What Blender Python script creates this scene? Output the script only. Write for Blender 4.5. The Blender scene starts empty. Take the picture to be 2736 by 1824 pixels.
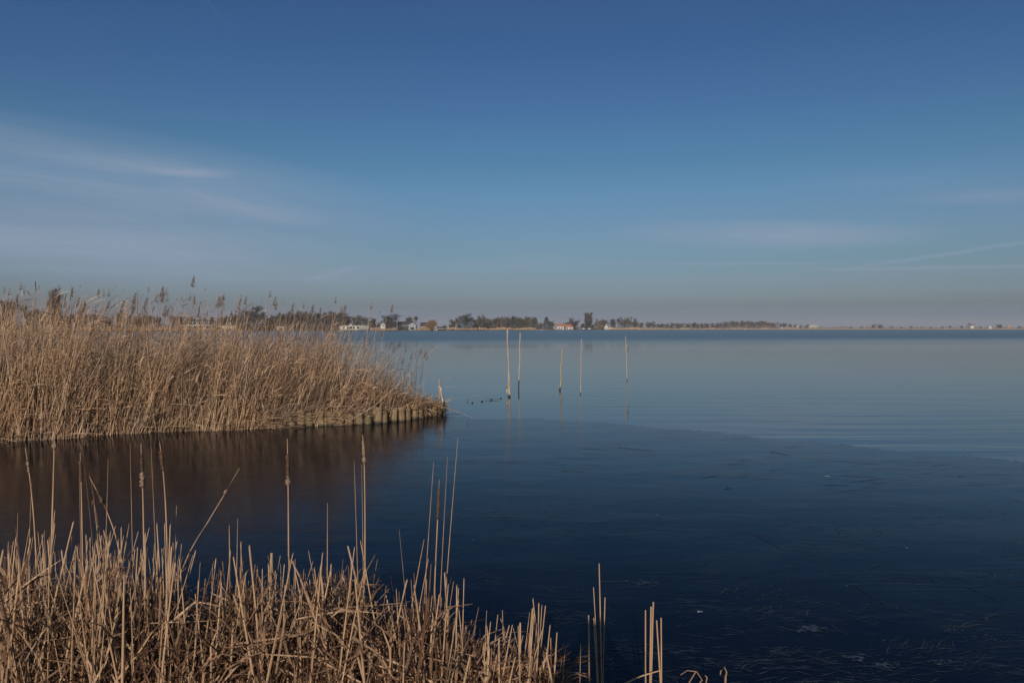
import bpy, math, random
import numpy as np
from mathutils import Vector

C = bpy.context.scene.collection
rnd = random.Random(11)
rng = np.random.default_rng(11)

# ------------------------------------------------------------------ camera
F = 2000.0                    # focal length in photograph pixels (2736 wide)
HZ = 877.0                    # horizon row of the photograph
EYE = 2.0
PITCH = math.atan((912 - HZ) / F)
cam_d = bpy.data.cameras.new("camera")
cam = bpy.data.objects.new("camera", cam_d)
C.objects.link(cam)
cam.location = (0, 0, EYE)
cam.rotation_euler = (math.pi / 2 - PITCH, 0, 0)
cam_d.sensor_width = 36
cam_d.lens = F / 2736 * 36
cam_d.clip_start = 0.05
cam_d.clip_end = 20000
bpy.context.scene.camera = cam

def X(px, D):                 # world x of a photograph column at depth D
    return (px - 1368) * D / F
def Zt(py, D):                # world z of a photograph row at depth D
    return EYE - (py - HZ) * D / F
def Dw(py, z=0.0):            # depth at which height z is seen on a row
    return (EYE - z) * F / (py - HZ)
def G(px, py, z=0.0):
    d = Dw(py, z)
    return (X(px, d), d)

# ------------------------------------------------------------------ light
SUN_EL, SUN_AZ = math.radians(21.5), math.radians(186.2)   # azimuth clockwise from +Y; behind and a little left
sd = Vector((math.sin(SUN_AZ) * math.cos(SUN_EL), math.cos(SUN_AZ) * math.cos(SUN_EL), math.sin(SUN_EL)))
sl = bpy.data.lights.new("sun", "SUN")
sl.energy = 4.2
sl.angle = math.radians(0.5)
sl.color = (1.0, 0.87, 0.72)
so = bpy.data.objects.new("sun", sl)
C.objects.link(so)
so.rotation_euler = sd.to_track_quat('Z', 'Y').to_euler()

sc = bpy.context.scene
sc.view_settings.view_transform = 'Standard'
sc.view_settings.look = 'None'
sc.view_settings.exposure = 0.0
sc.view_settings.gamma = 1.0
sc.cycles.max_bounces = 6
sc.cycles.diffuse_bounces = 2
sc.cycles.glossy_bounces = 3
sc.cycles.transmission_bounces = 3
sc.cycles.volume_bounces = 0
sc.cycles.transparent_max_bounces = 6
sc.cycles.use_denoising = True

class NT:
    """small node-tree helper"""
    def __init__(s, tree):
        s.t = tree; s.t.nodes.clear()
    def n(s, typ, **kw):
        nd = s.t.nodes.new(typ)
        for k, v in kw.items():
            setattr(nd, k, v)
        return nd
    def put(s, sock, v):
        if hasattr(v, "is_linked") or isinstance(v, bpy.types.NodeSocket):
            s.t.links.new(v, sock)
        else:
            sock.default_value = v
    def m(s, op, a, b=None, c=None, clamp=False):
        nd = s.n("ShaderNodeMath", operation=op, use_clamp=clamp)
        s.put(nd.inputs[0], a)
        if b is not None: s.put(nd.inputs[1], b)
        if c is not None: s.put(nd.inputs[2], c)
        return nd.outputs[0]
    def mix(s, f, a, b, blend='MIX'):
        nd = s.n("ShaderNodeMix", data_type='RGBA', blend_type=blend)
        s.put(nd.inputs[0], f); s.put(nd.inputs[6], a); s.put(nd.inputs[7], b)
        return nd.outputs[2]
    def ramp(s, f, stops, interp='LINEAR'):
        nd = s.n("ShaderNodeValToRGB")
        nd.color_ramp.interpolation = interp
        els = nd.color_ramp.elements
        while len(els) < len(stops): els.new(0.5)
        for e, (p, c) in zip(els, stops):
            e.position = p
            e.color = (c[0], c[1], c[2], 1) if not isinstance(c, (int, float)) else (c, c, c, 1)
        s.put(nd.inputs[0], f)
        return nd.outputs[0]
    def noise(s, vec, scale=1.0, detail=4.0, rough=0.5, dist=0.0):
        nd = s.n("ShaderNodeTexNoise")
        if vec is not None: s.put(nd.inputs["Vector"], vec)
        nd.inputs["Scale"].default_value = scale
        nd.inputs["Detail"].default_value = detail
        nd.inputs["Roughness"].default_value = rough
        nd.inputs["Distortion"].default_value = dist
        return nd.outputs[0]
    def comb(s, x, y, z):
        nd = s.n("ShaderNodeCombineXYZ")
        for i, v in enumerate((x, y, z)): s.put(nd.inputs[i], v)
        return nd.outputs[0]
    def sep(s, v):
        nd = s.n("ShaderNodeSeparateXYZ"); s.put(nd.inputs[0], v)
        return nd.outputs
    def mapping(s, v, scale=(1, 1, 1), rot=(0, 0, 0), loc=(0, 0, 0)):
        nd = s.n("ShaderNodeMapping")
        s.put(nd.inputs[0], v)
        nd.inputs["Location"].default_value = loc
        nd.inputs["Rotation"].default_value = rot
        nd.inputs["Scale"].default_value = scale
        return nd.outputs[0]

# ------------------------------------------------------------------ sky
SKY_STR = 0.10
SKY_COR = [  # tan(elevation), multiplier on the sky texture (hazy winter horizon)
    (-0.02, (1, 1, 1)), (1.0, (1, 1, 1))]
#SKYCOR_BEGIN
SKY_COR = [(0.0, (0.2979, 0.3761, 0.6803)), (0.016, (0.2979, 0.3761, 0.6803)), (0.0285, (0.2774, 0.3322, 0.5011)), (0.0435, (0.3285, 0.3887, 0.54)), (0.0635, (0.3512, 0.4075, 0.5463)), (0.0885, (0.3385, 0.4371, 0.5348)), (0.1185, (0.3775, 0.4648, 0.5718)), (0.1485, (0.3711, 0.4798, 0.5949)), (0.1785, (0.3487, 0.5057, 0.615)), (0.2135, (0.304, 0.4824, 0.5939)), (0.2535, (0.2866, 0.4661, 0.5987)), (0.2935, (0.2682, 0.4307, 0.6027)), (0.3385, (0.2462, 0.4141, 0.5927)), (0.3885, (0.2289, 0.3912, 0.5747)), (0.4385, (0.2462, 0.3872, 0.5797)), (0.5, (0.2462, 0.3872, 0.5797))]
#SKYCOR_END
w = bpy.data.worlds.new("World")
sc.world = w
w.use_nodes = True
T = NT(w.node_tree)
sky = T.n("ShaderNodeTexSky", sky_type='NISHITA')
sky.sun_disc = False
sky.sun_elevation = SUN_EL
sky.sun_rotation = SUN_AZ
sky.air_density = 1.0
sky.dust_density = 1.0
sky.ozone_density = 2.0
tc = T.n("ShaderNodeTexCoord")
dx, dy, dz = T.sep(tc.outputs["Generated"])
hyp = T.m('SQRT', T.m('ADD', T.m('MULTIPLY', dx, dx), T.m('MULTIPLY', dy, dy)))
tel = T.m('DIVIDE', dz, T.m('MAXIMUM', hyp, 0.001))           # tan(elevation)
az = T.m('ARCTAN2', dx, dy)                                     # 0 = ahead, + right
cor = T.ramp(T.m('MULTIPLY', tel, 2.0), [(p * 2.0, c) for p, c in SKY_COR])
base = T.mix(1.0, sky.outputs[0], cor, 'MULTIPLY')

# thin cirrus: (centre column, row, half width, half height, tilt, strength) in degrees of azimuth / elevation
def band(px, py, hw, hh, tilt, k, fx=5.0, fy=26.0, seed=0.0, lo=0.35, hi=0.75):
    a0 = math.atan((px - 1368) / F); e0 = (HZ - py) / F * math.cos(a0)
    u = T.m('SUBTRACT', az, a0); v = T.m('SUBTRACT', tel, e0)
    u2 = T.m('ADD', u, T.m('MULTIPLY', v, math.tan(tilt)))
    v2 = T.m('SUBTRACT', v, T.m('MULTIPLY', u, math.tan(tilt)))
    du = T.m('DIVIDE', u2, hw / F); dv = T.m('DIVIDE', v2, hh / F)
    r = T.m('ADD', T.m('MULTIPLY', du, du), T.m('MULTIPLY', dv, dv))
    fall = T.m('SUBTRACT', 1.0, T.m('POWER', r, 0.7), clamp=True)
    nz = T.noise(T.comb(T.m('MULTIPLY', u2, fx), T.m('MULTIPLY', v2, fy), seed), 1.0, 6.0, 0.55, 0.35)
    nf = T.noise(T.comb(T.m('MULTIPLY', T.m('ADD', u2, T.m('MULTIPLY', v2, 1.5)), fx * 2.2), T.m('MULTIPLY', v2, fy * 4.5), seed + 3.0), 1.0, 5.0, 0.6, 0.8)
    nz = T.m('ADD', T.m('MULTIPLY', nz, 0.66), T.m('MULTIPLY', nf, 0.34))
    nz = T.m('DIVIDE', T.m('SUBTRACT', nz, lo), hi - lo, clamp=True)
    return T.m('MULTIPLY', T.m('MULTIPLY', fall, nz), k)
def line(px, py, hw, hh, tilt, k):
    a0 = math.atan((px - 1368) / F); e0 = (HZ - py) / F * math.cos(a0)
    u = T.m('SUBTRACT', az, a0); v = T.m('SUBTRACT', tel, e0)
    wob = T.m('MULTIPLY', T.m('SUBTRACT', T.noise(T.comb(T.m('MULTIPLY', u, 9.0), px * 0.01, 0.0), 1.0, 2.0), 0.5), 0.006)
    v2 = T.m('ADD', T.m('SUBTRACT', v, T.m('MULTIPLY', u, math.tan(tilt))), wob)
    du = T.m('DIVIDE', u, hw / F); dv = T.m('DIVIDE', v2, hh / F)
    g = T.m('MULTIPLY', T.m('EXPONENT', T.m('MULTIPLY', T.m('MULTIPLY', dv, dv), -1.0)),
            T.m('SUBTRACT', 1.0, T.m('MULTIPLY', du, du), clamp=True))
    return T.m('MULTIPLY', g, k)
R_ = math.radians
clouds = [
    band(120, 500, 900, 170, R_(-2), 0.72, 3.2, 26.0, 1.3, 0.16, 0.64),
    band(60, 645, 1000, 90, R_(-2), 0.55, 4.0, 34.0, 8.3, 0.3, 0.7),
    band(330, 436, 260, 30, R_(-2), 0.32, 6.0, 40.0, 2.2, 0.3, 0.6),
    band(520, 463, 120, 14, R_(2), 0.4, 8.0, 60.0, 3.7, 0.25, 0.6),
    band(660, 545, 230, 40, R_(-9), 0.6, 7.0, 50.0, 5.1, 0.3, 0.65),
    band(450, 700, 800, 80, R_(-1), 0.45, 4.0, 26.0, 6.1, 0.2, 0.62),
    band(900, 730, 90, 12, R_(14), 0.5, 8.0, 50.0, 7.1, 0.3, 0.6),
    band(2050, 628, 420, 42, R_(-3), 0.75, 3.0, 24.0, 9.4, 0.18, 0.58),
    band(2680, 522, 260, 24, R_(-3), 0.45, 4.0, 40.0, 4.4, 0.25, 0.6),
    band(2450, 480, 300, 34, R_(-4), 0.15, 5.0, 40.0, 4.9, 0.3, 0.6),
    band(1400, 705, 320, 30, R_(1), 0.35, 5.0, 40.0, 5.9, 0.3, 0.6),
    line(570, 20, 46, 1.5, R_(-55), 0.16),
    line(1900, 705, 330, 3.2, R_(-1.4), 0.4),
    line(2500, 715, 360, 3.5, R_(-1.0), 0.4),
    line(2600, 668, 330, 4.0, R_(7.0), 0.4),
]
tot = clouds[0]
for c_ in clouds[1:]:
    tot = T.m('ADD', tot, c_)
tot = T.m('MINIMUM', tot, 0.85)
front = T.m('GREATER_THAN', dy, 0.0)
tot = T.m('MULTIPLY', tot, front)
col = T.mix(tot, base, (2.75, 3.4, 4.5, 1))
CLOUD_NODE = col.node
bg = T.n("ShaderNodeBackground")
T.put(bg.inputs[0], col)
bg.inputs[1].default_value = SKY_STR
out = T.n("ShaderNodeOutputWorld")
w.node_tree.links.new(bg.outputs[0], out.inputs[0])

# ------------------------------------------------------------------ materials
def mat(name):
    m = bpy.data.materials.new(name); m.use_nodes = True
    t = NT(m.node_tree)
    o = t.n("ShaderNodeOutputMaterial")
    p = t.n("ShaderNodeBsdfPrincipled")
    m.node_tree.links.new(p.outputs[0], o.inputs[0])
    return m, t, p
def simple(name, c, rough=0.8, var=0.25, scale=3.0, spec=0.3, stretch=(1, 1, 1)):
    m, t, p = mat(name)
    co = t.n("ShaderNodeTexCoord").outputs["Object"]
    nz = t.noise(t.mapping(co, stretch), scale, 5.0, 0.6)
    a = [v * (1 - var) for v in c]; b = [min(1, v * (1 + var)) for v in c]
    t.put(p.inputs["Base Color"], t.ramp(nz, [(0.3, a), (0.7, b)]))
    p.inputs["Roughness"].default_value = rough
    p.inputs["Specular IOR Level"].default_value = spec
    return m
def island(name, stops, rough=0.7, streak=None, transl=0.0, spec=0.25, patch=None):
    """colour differs from stalk to stalk"""
    m, t, p = mat(name)
    geo = t.n("ShaderNodeNewGeometry")
    c = t.ramp(geo.outputs["Random Per Island"], stops)
    if streak:
        co = t.n("ShaderNodeTexCoord").outputs["Object"]
        nz = t.noise(t.mapping(co, streak), 1.0, 5.0, 0.65)
        c = t.mix(1.0, c, t.ramp(nz, [(0.3, (0.6, 0.58, 0.55)), (0.65, (1.15, 1.12, 1.08))]), 'MULTIPLY')
    if patch:      # stands of older grey reed and fresher rusty reed
        pn = t.noise(t.mapping(geo.outputs["Position"], patch), 1.0, 3.0, 0.6)
        c = t.mix(1.0, c, t.ramp(pn, [(0.32, (.66, .66, .70)), (0.5, (1, .96, .92)), (0.68, (1.12, 1.01, .90))]), 'MULTIPLY')
    t.put(p.inputs["Base Color"], c)
    p.inputs["Roughness"].default_value = rough
    p.inputs["Specular IOR Level"].default_value = spec
    if transl:
        tr = t.n("ShaderNodeBsdfTranslucent"); t.put(tr.inputs[0], c)
        ms = t.n("ShaderNodeMixShader"); ms.inputs[0].default_value = transl
        m.node_tree.links.new(p.outputs[0], ms.inputs[1]); m.node_tree.links.new(tr.outputs[0], ms.inputs[2])
        m.node_tree.links.new(ms.outputs[0], t.t.nodes["Material Output"].inputs[0])
    return m
M = {}
M['reed'] = island("dry_reed", [(0, (.10, .064, .044)), (.2, (.27, .182, .122)), (.55, (.50, .36, .25)), (.85, (.70, .54, .40)), (1, (.17, .112, .08))], 0.6, (9, 9, 3), 0.12, .25, (1.7, 1.2, 1.1))
M['plume'] = island("reed_plume", [(0, (.05, .034, .027)), (.5, (.10, .068, .05)), (1, (.19, .13, .095))], 0.9, None, 0.2)
M['stalk'] = island("cut_stalk", [(0, (.09, .048, .03)), (.3, (.22, .13, .078)), (.62, (.41, .28, .18)), (.85, (.52, .38, .26)), (1, (.16, .098, .06))], 0.55, (160, 160, 4), 0.05)
M['litter'] = island("dead_leaf", [(0, (.06, .03, .02)), (.3, (.13, .07, .042)), (.55, (.26, .155, .095)), (.8, (.46, .32, .21)), (1, (.09, .048, .03))], 0.6, (40, 40, 14), 0.15)
M['belt'] = island("far_reed", [(0, (.23, .15, .10)), (.5, (.34, .235, .155)), (1, (.42, .30, .20))], 0.9)
M['cattail'] = simple("cattail_head", (.075, .042, .026), 0.95, 0.5, 60)
M['fluff'] = simple("cattail_fluff", (.19, .13, .09), 1.0, 0.4, 90)
M['mud'] = simple("wet_mud", (.035, .026, .018), 0.6, 0.5, 4)
M['bark'] = simple("bark", (.085, .07, .058), 0.95, 0.35, 2)
for k, c in dict(twig_brown=(.095, .075, .06), twig_grey=(.10, .093, .078), twig_dark=(.05, .047, .045), twig_olive=(.105, .098, .062),
                 twig_orange=(.24, .145, .075), twig_mauve=(.11, .085, .08), evergreen=(.03, .045, .026), twig_rust=(.16, .095, .065)).items():
    a = tuple(v * .65 for v in c); b = tuple(v * 1.4 for v in c)
    M[k] = island(k, [(0, a), (1, b)], 0.95)

def post_mat():
    m, t, p = mat("weathered_post")
    co = t.n("ShaderNodeTexCoord").outputs["Object"]
    oi = t.n("ShaderNodeObjectInfo").outputs["Random"]
    z = t.sep(co)[2]
    off = t.comb(t.m('MULTIPLY', oi, 40.0), 0.0, 0.0)
    va = t.n("ShaderNodeVectorMath", operation='ADD'); t.put(va.inputs[0], co); t.put(va.inputs[1], off)
    grain = t.noise(t.mapping(va.outputs[0], (45, 45, 4)), 1.0, 6.0, 0.7)
    blot = t.noise(va.outputs[0], 9.0, 4.0, 0.6)
    wood = t.ramp(grain, [(0.3, (.05, .038, .026)), (0.5, (.18, .13, .08)), (0.72, (.31, .235, .155))])
    green = t.mix(t.m('MULTIPLY', t.m('SUBTRACT', blot, 0.46), 5.0, clamp=True), wood, (.12, .105, .045, 1))
    tm = t.m('MULTIPLY', t.m('ADD', t.m('MULTIPLY', z, 4.0), t.m('MULTIPLY', t.m('SUBTRACT', oi, .5), 1.1)), 1.0, clamp=True)
    c = t.mix(t.m('MULTIPLY', tm, 0.9), wood, green)
    c = t.mix(1.0, c, t.ramp(t.m('FRACT', t.m('MULTIPLY', oi, 7.3)), [(0, (.6, .52, .45)), (.35, (1, .92, .84)), (.7, (1.15, 1.1, 1.0)), (1, (.75, .78, .7))]), 'MULTIPLY')
    wet = t.m('SUBTRACT', 1.0, t.m('DIVIDE', t.m('SUBTRACT', z, 0.02), 0.06), clamp=True)
    c = t.mix(wet, c, (.03, .026, .018, 1))
    t.put(p.inputs["Base Color"], c)
    p.inputs["Roughness"].default_value = 0.8
    b = t.n("ShaderNodeBump"); b.inputs["Strength"].default_value = 0.6; b.inputs["Distance"].default_value = 0.01
    t.put(b.inputs["Height"], grain); t.put(p.inputs["Normal"], b.outputs[0])
    return m
M['post'] = post_mat()

def pole_mat(name, a, b, c, wetz=0.05):
    m, t, p = mat(name)
    co = t.n("ShaderNodeTexCoord").outputs["Object"]
    z = t.sep(co)[2]
    g = t.noise(t.mapping(co, (60, 60, 3)), 1.0, 5.0, 0.7)
    k = t.ramp(g, [(0.3, a), (0.5, b), (0.7, c)])
    wet = t.m('SUBTRACT', 1.0, t.m('DIVIDE', t.m('SUBTRACT', z, wetz), 0.03), clamp=True)
    k = t.mix(wet, k, (.02, .018, .016, 1))
    t.put(p.inputs["Base Color"], k); p.inputs["Roughness"].default_value = 0.6
    return m
M['bamboo'] = pole_mat("pale_pole", (.20, .14, .10), (.33, .25, .185), (.42, .335, .26))
M['mossy'] = pole_mat("mossy_pole", (.12, .105, .05), (.23, .20, .12), (.36, .31, .22), 0.07)
M['darkpole'] = pole_mat("half_dark_pole", (.24, .18, .13), (.38, .30, .21), (.46, .38, .29), 0.30)

def water_mat():
    m, t, p = mat("lake_water")
    pos = t.n("ShaderNodeNewGeometry").outputs["Position"]
    x, y, z = t.sep(pos)
    p.inputs["Base Color"].default_value = (.006, .012, .018, 1)
    p.inputs["Specular IOR Level"].default_value = 0.42
    p.inputs["IOR"].default_value = 1.333
    # far breeze-rippled water beyond ~85 m, calm lanes near
    edge = t.noise(t.mapping(pos, (0.006, 0.03, 1)), 1.0, 3.0, 0.5)
    yy = t.m('ADD', y, t.m('MULTIPLY', t.m('SUBTRACT', edge, 0.5), 60.0))
    yy = t.m('SUBTRACT', yy, t.m('MULTIPLY', x, 0.25))
    far = t.n("ShaderNodeMapRange"); far.interpolation_type = 'SMOOTHSTEP'
    t.put(far.inputs[0], yy); far.inputs[1].default_value = 60; far.inputs[2].default_value = 150
    t.put(p.inputs["Roughness"], t.m('ADD', t.m('MULTIPLY', far.outputs[0], 0.20), 0.04))
    rip = t.noise(t.mapping(pos, (0.5, 2.2, 1)), 1.0, 4.0, 0.6)
    b1 = t.n("ShaderNodeBump"); b1.inputs["Distance"].default_value = 0.05
    t.put(b1.inputs["Strength"], t.m('MULTIPLY', far.outputs[0], 0.7)); t.put(b1.inputs["Height"], rip)
    # gentle long swell near the ice, stronger to the right
    sw = t.noise(t.mapping(pos, (0.16, 1.5, 1), (0, 0, R_(6))), 1.0, 3.0, 0.5, 0.3)
    m2 = t.n("ShaderNodeMapRange"); t.put(m2.inputs[0], x)
    m2.inputs[1].default_value = -1; m2.inputs[2].default_value = 7; m2.inputs[3].default_value = 0.12; m2.inputs[4].default_value = 1.6
    nr = t.n("ShaderNodeMapRange"); t.put(nr.inputs[0], y)
    nr.inputs[1].default_value = 14; nr.inputs[2].default_value = 45; nr.inputs[3].default_value = 1.0; nr.inputs[4].default_value = 0.15
    b2 = t.n("ShaderNodeBump"); b2.inputs["Distance"].default_value = 0.012
    t.put(b2.inputs["Strength"], t.m('MULTIPLY', m2.outputs[0], nr.outputs[0])); t.put(b2.inputs["Height"], sw)
    t.put(b2.inputs["Normal"], b1.outputs[0])
    t.put(p.inputs["Normal"], b2.outputs[0])
    return m
M['water'] = water_mat()

def ice_mat():
    m, t, p = mat("lake_ice")
    pos = t.n("ShaderNodeNewGeometry").outputs["Position"]
    x, y, z = t.sep(pos)
    p.inputs["IOR"].default_value = 1.29
    p.inputs["Specular Tint"].default_value = (.84, .93, 1, 1)
    # hairline cracks: contour lines of strongly stretched noise, broken up
    def hair(rot, sx, sy, k, off, lo, hi):
        n_ = t.noise(t.mapping(pos, (sx, sy, 1), (0, 0, R_(rot)), (off, off, 0)), 1.0, 2.0, 0.4, 0.15)
        l_ = t.m('SUBTRACT', 1.0, t.m('MULTIPLY', t.m('ABSOLUTE', t.m('SUBTRACT', n_, 0.5)), k), clamp=True)
        m_ = t.ramp(t.noise(t.mapping(pos, (.8, 1.6, 1), (0, 0, 0), (off, 3, 0)), 1.0, 3.0), [(lo, 0.0), (hi, 1.0)])
        return t.m('MULTIPLY', l_, m_)
    lines = t.m('MAXIMUM', t.m('MAXIMUM', hair(-7, 0.22, 2.6, 60.0, 0.0, .50, .62), hair(11, 0.25, 3.1, 70.0, 4.0, .54, .64)), hair(-28, 0.5, 2.4, 60.0, 9.0, .57, .66))
    # feathery frost grain in patches
    fe = t.noise(t.mapping(pos, (8, 24, 1), (0, 0, R_(-12))), 1.0, 5.0, 0.65, 0.5)
    fe2 = t.noise(t.mapping(pos, (14, 40, 1), (0, 0, R_(14))), 1.0, 4.0, 0.6, 0.5)
    fk = t.ramp(t.noise(t.mapping(pos, (0.8, 1.3, 1), (0, 0, 0), (2, 9, 0)), 1.0, 4.0), [(0.44, 0.10), (0.60, 1.0)])
    h = t.m('ADD', t.m('MULTIPLY', t.m('MULTIPLY', t.m('ADD', fe, fe2), fk), 0.75), t.m('MULTIPLY', lines, 0.32))
    und = t.noise(t.mapping(pos, (0.7, 1.1, 1)), 1.0, 2.0)
    b0 = t.n("ShaderNodeBump"); b0.inputs["Distance"].default_value = 0.006; b0.inputs["Strength"].default_value = 0.5
    t.put(b0.inputs["Height"], und)
    b = t.n("ShaderNodeBump"); b.inputs["Distance"].default_value = 0.004; b.inputs["Strength"].default_value = 0.45
    t.put(b.inputs["Height"], h); t.put(b.inputs["Normal"], b0.outputs[0])
    t.put(p.inputs["Normal"], b.outputs[0])
    rn = t.noise(t.mapping(pos, (1.1, 2.6, 1)), 1.0, 4.0)
    t.put(p.inputs["Roughness"], t.ramp(rn, [(0.35, 0.09), (0.7, 0.15)]))
    t.put(p.inputs["Base Color"], t.mix(t.m('MULTIPLY', lines, 0.25), (.002, .0042, .011, 1), (.010, .015, .024, 1)))
    # the thin wet ice near the open water is clearer than the old ice by the bank
    ed = t.n("ShaderNodeMapRange"); ed.interpolation_type = 'SMOOTHSTEP'
    en = t.m('MULTIPLY', t.m('SUBTRACT', t.noise(t.mapping(pos, (.35, .9, 1)), 1.0, 4.0, .6), .5), 4.0)
    t.put(ed.inputs[0], t.m('ADD', t.m('ADD', y, t.m('MULTIPLY', x, .62)), en))
    ed.inputs[1].default_value = 7.0; ed.inputs[2].default_value = 17.5; ed.inputs[3].default_value = .15; ed.inputs[4].default_value = .29
    t.put(p.inputs["Specular IOR Level"], ed.outputs[0])
    return m
M['ice'] = ice_mat()
M['frost'] = simple("frost_flakes", (.04, .055, .08), 0.5, 0.4, 60)
M['frostw'] = simple("white_frost", (.42, .47, .52), 0.6, 0.2, 40)
M['land'] = simple("shore_grass", (.085, .075, .045), 0.95, 0.4, .05)
M['darkbank'] = simple("dark_shore_edge", (.04, .035, .028), 0.95, 0.4, .3)

# ------------------------------------------------------------------ mesh helpers
def mesh_obj(name, V, Fc, m, parent=None, smooth=False):
    me = bpy.data.meshes.new(name)
    if isinstance(Fc, np.ndarray):
        n = Fc.shape[1]
        me.vertices.add(len(V)); me.vertices.foreach_set("co", np.asarray(V, np.float32).ravel())
        me.loops.add(Fc.size); me.loops.foreach_set("vertex_index", Fc.astype(np.int32).ravel())
        me.polygons.add(len(Fc)); me.polygons.foreach_set("loop_start", np.arange(0, Fc.size, n, dtype=np.int32))
        me.update(calc_edges=True); me.validate()
    else:
        me.from_pydata([tuple(v) for v in V], [], Fc); me.update()
    if smooth:
        me.polygons.foreach_set("use_smooth", [True] * len(me.polygons))
    me.materials.append(m)
    o = bpy.data.objects.new(name, me); C.objects.link(o)
    if parent is not None: o.parent = parent
    return o
def tubes(P, R, k=3):
    """P (N,K,3) centre lines, R (N,K) radii -> quads; each tube is an island"""
    N, K, _ = P.shape
    Tn = np.gradient(P, axis=1)
    Tn /= np.linalg.norm(Tn, axis=2, keepdims=True) + 1e-9
    up = np.where(np.abs(Tn[..., 2:3]) > 0.8, np.array([1., 0, 0]), np.array([0, 0, 1.]))
    A = np.cross(Tn, up); A /= np.linalg.norm(A, axis=2, keepdims=True) + 1e-9
    B = np.cross(Tn, A)
    an = np.arange(k) * 2 * np.pi / k + 0.3
    V = P[:, :, None, :] + R[:, :, None, None] * (np.cos(an)[None, None, :, None] * A[:, :, None, :] + np.sin(an)[None, None, :, None] * B[:, :, None, :])
    V = V.reshape(-1, 3)
    n = np.arange(N)[:, None, None] * K * k; j = np.arange(K - 1)[None, :, None] * k; i = np.arange(k)[None, None, :]
    i2 = (i + 1) % k
    q = np.stack(np.broadcast_arrays(n + j + i, n + j + i2, n + j + k + i2, n + j + k + i), -1).reshape(-1, 4)
    return V, q
def ribbons(P, W, S):
    """flat leaves: P (N,K,3), half width W (N,K), side vector S (N,3)"""
    N, K, _ = P.shape
    V = np.stack([P - S[:, None, :] * W[..., None], P + S[:, None, :] * W[..., None]], 2).reshape(-1, 3)
    n = np.arange(N)[:, None] * K * 2; j = np.arange(K - 1)[None, :] * 2
    a = n + j
    q = np.stack([a, a + 1, a + 3, a + 2], -1).reshape(-1, 4)
    return V, q
def join(*parts):
    Vs, Qs, o = [], [], 0
    for V, q in parts:
        Vs.append(V); Qs.append(q + o); o += len(V)
    return np.concatenate(Vs), np.concatenate(Qs)
def boxes(bl):
    """bl: list of (x0,x1,y0,y1,z0,z1)"""
    V, Q = [], []
    for (x0, x1, y0, y1, z0, z1) in bl:
        b = len(V)
        V += [(x0, y0, z0), (x1, y0, z0), (x1, y1, z0), (x0, y1, z0), (x0, y0, z1), (x1, y0, z1), (x1, y1, z1), (x0, y1, z1)]
        Q += [(b, b + 3, b + 2, b + 1), (b + 4, b + 5, b + 6, b + 7), (b, b + 1, b + 5, b + 4), (b + 1, b + 2, b + 6, b + 5), (b + 2, b + 3, b + 7, b + 6), (b + 3, b, b + 4, b + 7)]
    return np.array(V, float), np.array(Q)
def tag(o, label=None, cat=None, group=None, kind=None):
    if label: o['label'] = label
    if cat: o['category'] = cat
    if group: o['group'] = group
    if kind: o['kind'] = kind
    return o
def empty(name, loc, rz=0.0):
    o = bpy.data.objects.new(name, None); C.objects.link(o)
    o.location = loc; o.rotation_euler = (0, 0, rz); o.empty_display_size = 0.2
    return o
def copy_tree(o, parent=None):
    c = o.copy(); C.objects.link(c)
    if parent is not None: c.parent = parent
    for ch in list(o.children): copy_tree(ch, c)
    return c
def nrm(v): return v / (np.linalg.norm(v, axis=-1, keepdims=True) + 1e-9)

# ------------------------------------------------------------------ setting: water, ice, land
def sheet(name, pts, z, m, thick=None):
    V = [(x, y, z) for x, y in pts]; n = len(V)
    Fc = [list(range(n))]
    if thick:
        V += [(x, y, z - thick) for x, y in pts]
        Fc += [[i, i + n, (i + 1) % n + n, (i + 1) % n] for i in range(n)]
    o = mesh_obj(name, V, Fc, m)
    tag(o, kind='structure')
    return o
sheet('water', [(-9000, -60), (9000, -60), (9000, 2200), (-9000, 2200)], 0.0, M['water'])
edge_px = [(1176, 1114), (1230, 1116), (1300, 1119), (1400, 1120), (1500, 1124), (1600, 1130), (1700, 1138), (1800, 1146), (1900, 1156), (2000, 1166), (2100, 1176), (2250, 1190), (2400, 1206), (2550, 1219), (2740, 1236), (3100, 1262), (3900, 1300)]
epts = []
for i in range(len(edge_px) - 1):
    a, b = edge_px[i], edge_px[i + 1]
    for k in range(14):
        f = k / 14
        px, py = a[0] + (b[0] - a[0]) * f, a[1] + (b[1] - a[1]) * f
        x, y = G(px, py)
        epts.append((x, y + rnd.uniform(-.16, .16) + .12 * math.sin(x * 3.7)))
sheet('ice', [(-40, -30), (40, -30), (40, 7)] + epts[::-1] + [(-3, 19), (-12, 20), (-40, 22)], 0.006, M['ice'], 0.004)

# far shore line: (column, depth)
shore = [(-2600, 380), (-1200, 400), (0, 450), (300, 500), (620, 590), (830, 640), (1180, 680), (1260, 760), (1450, 830), (1500, 980), (1750, 1060), (2200, 1250), (2736, 1350), (4200, 1450), (7000, 1500)]
def shoreD(px):
    for (a, da), (b, db) in zip(shore, shore[1:]):
        if a <= px <= b:
            return da + (db - da) * (px - a) / (b - a)
    return shore[0][1] if px < shore[0][0] else shore[-1][1]
sp = [(X(px, shoreD(px)), shoreD(px)) for px in range(-2600, 7001, 100)]
sheet('far_shore_ground', sp + [(12000, 9000), (-12000, 9000)], 0.45, M['land'], 0.8)
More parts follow.
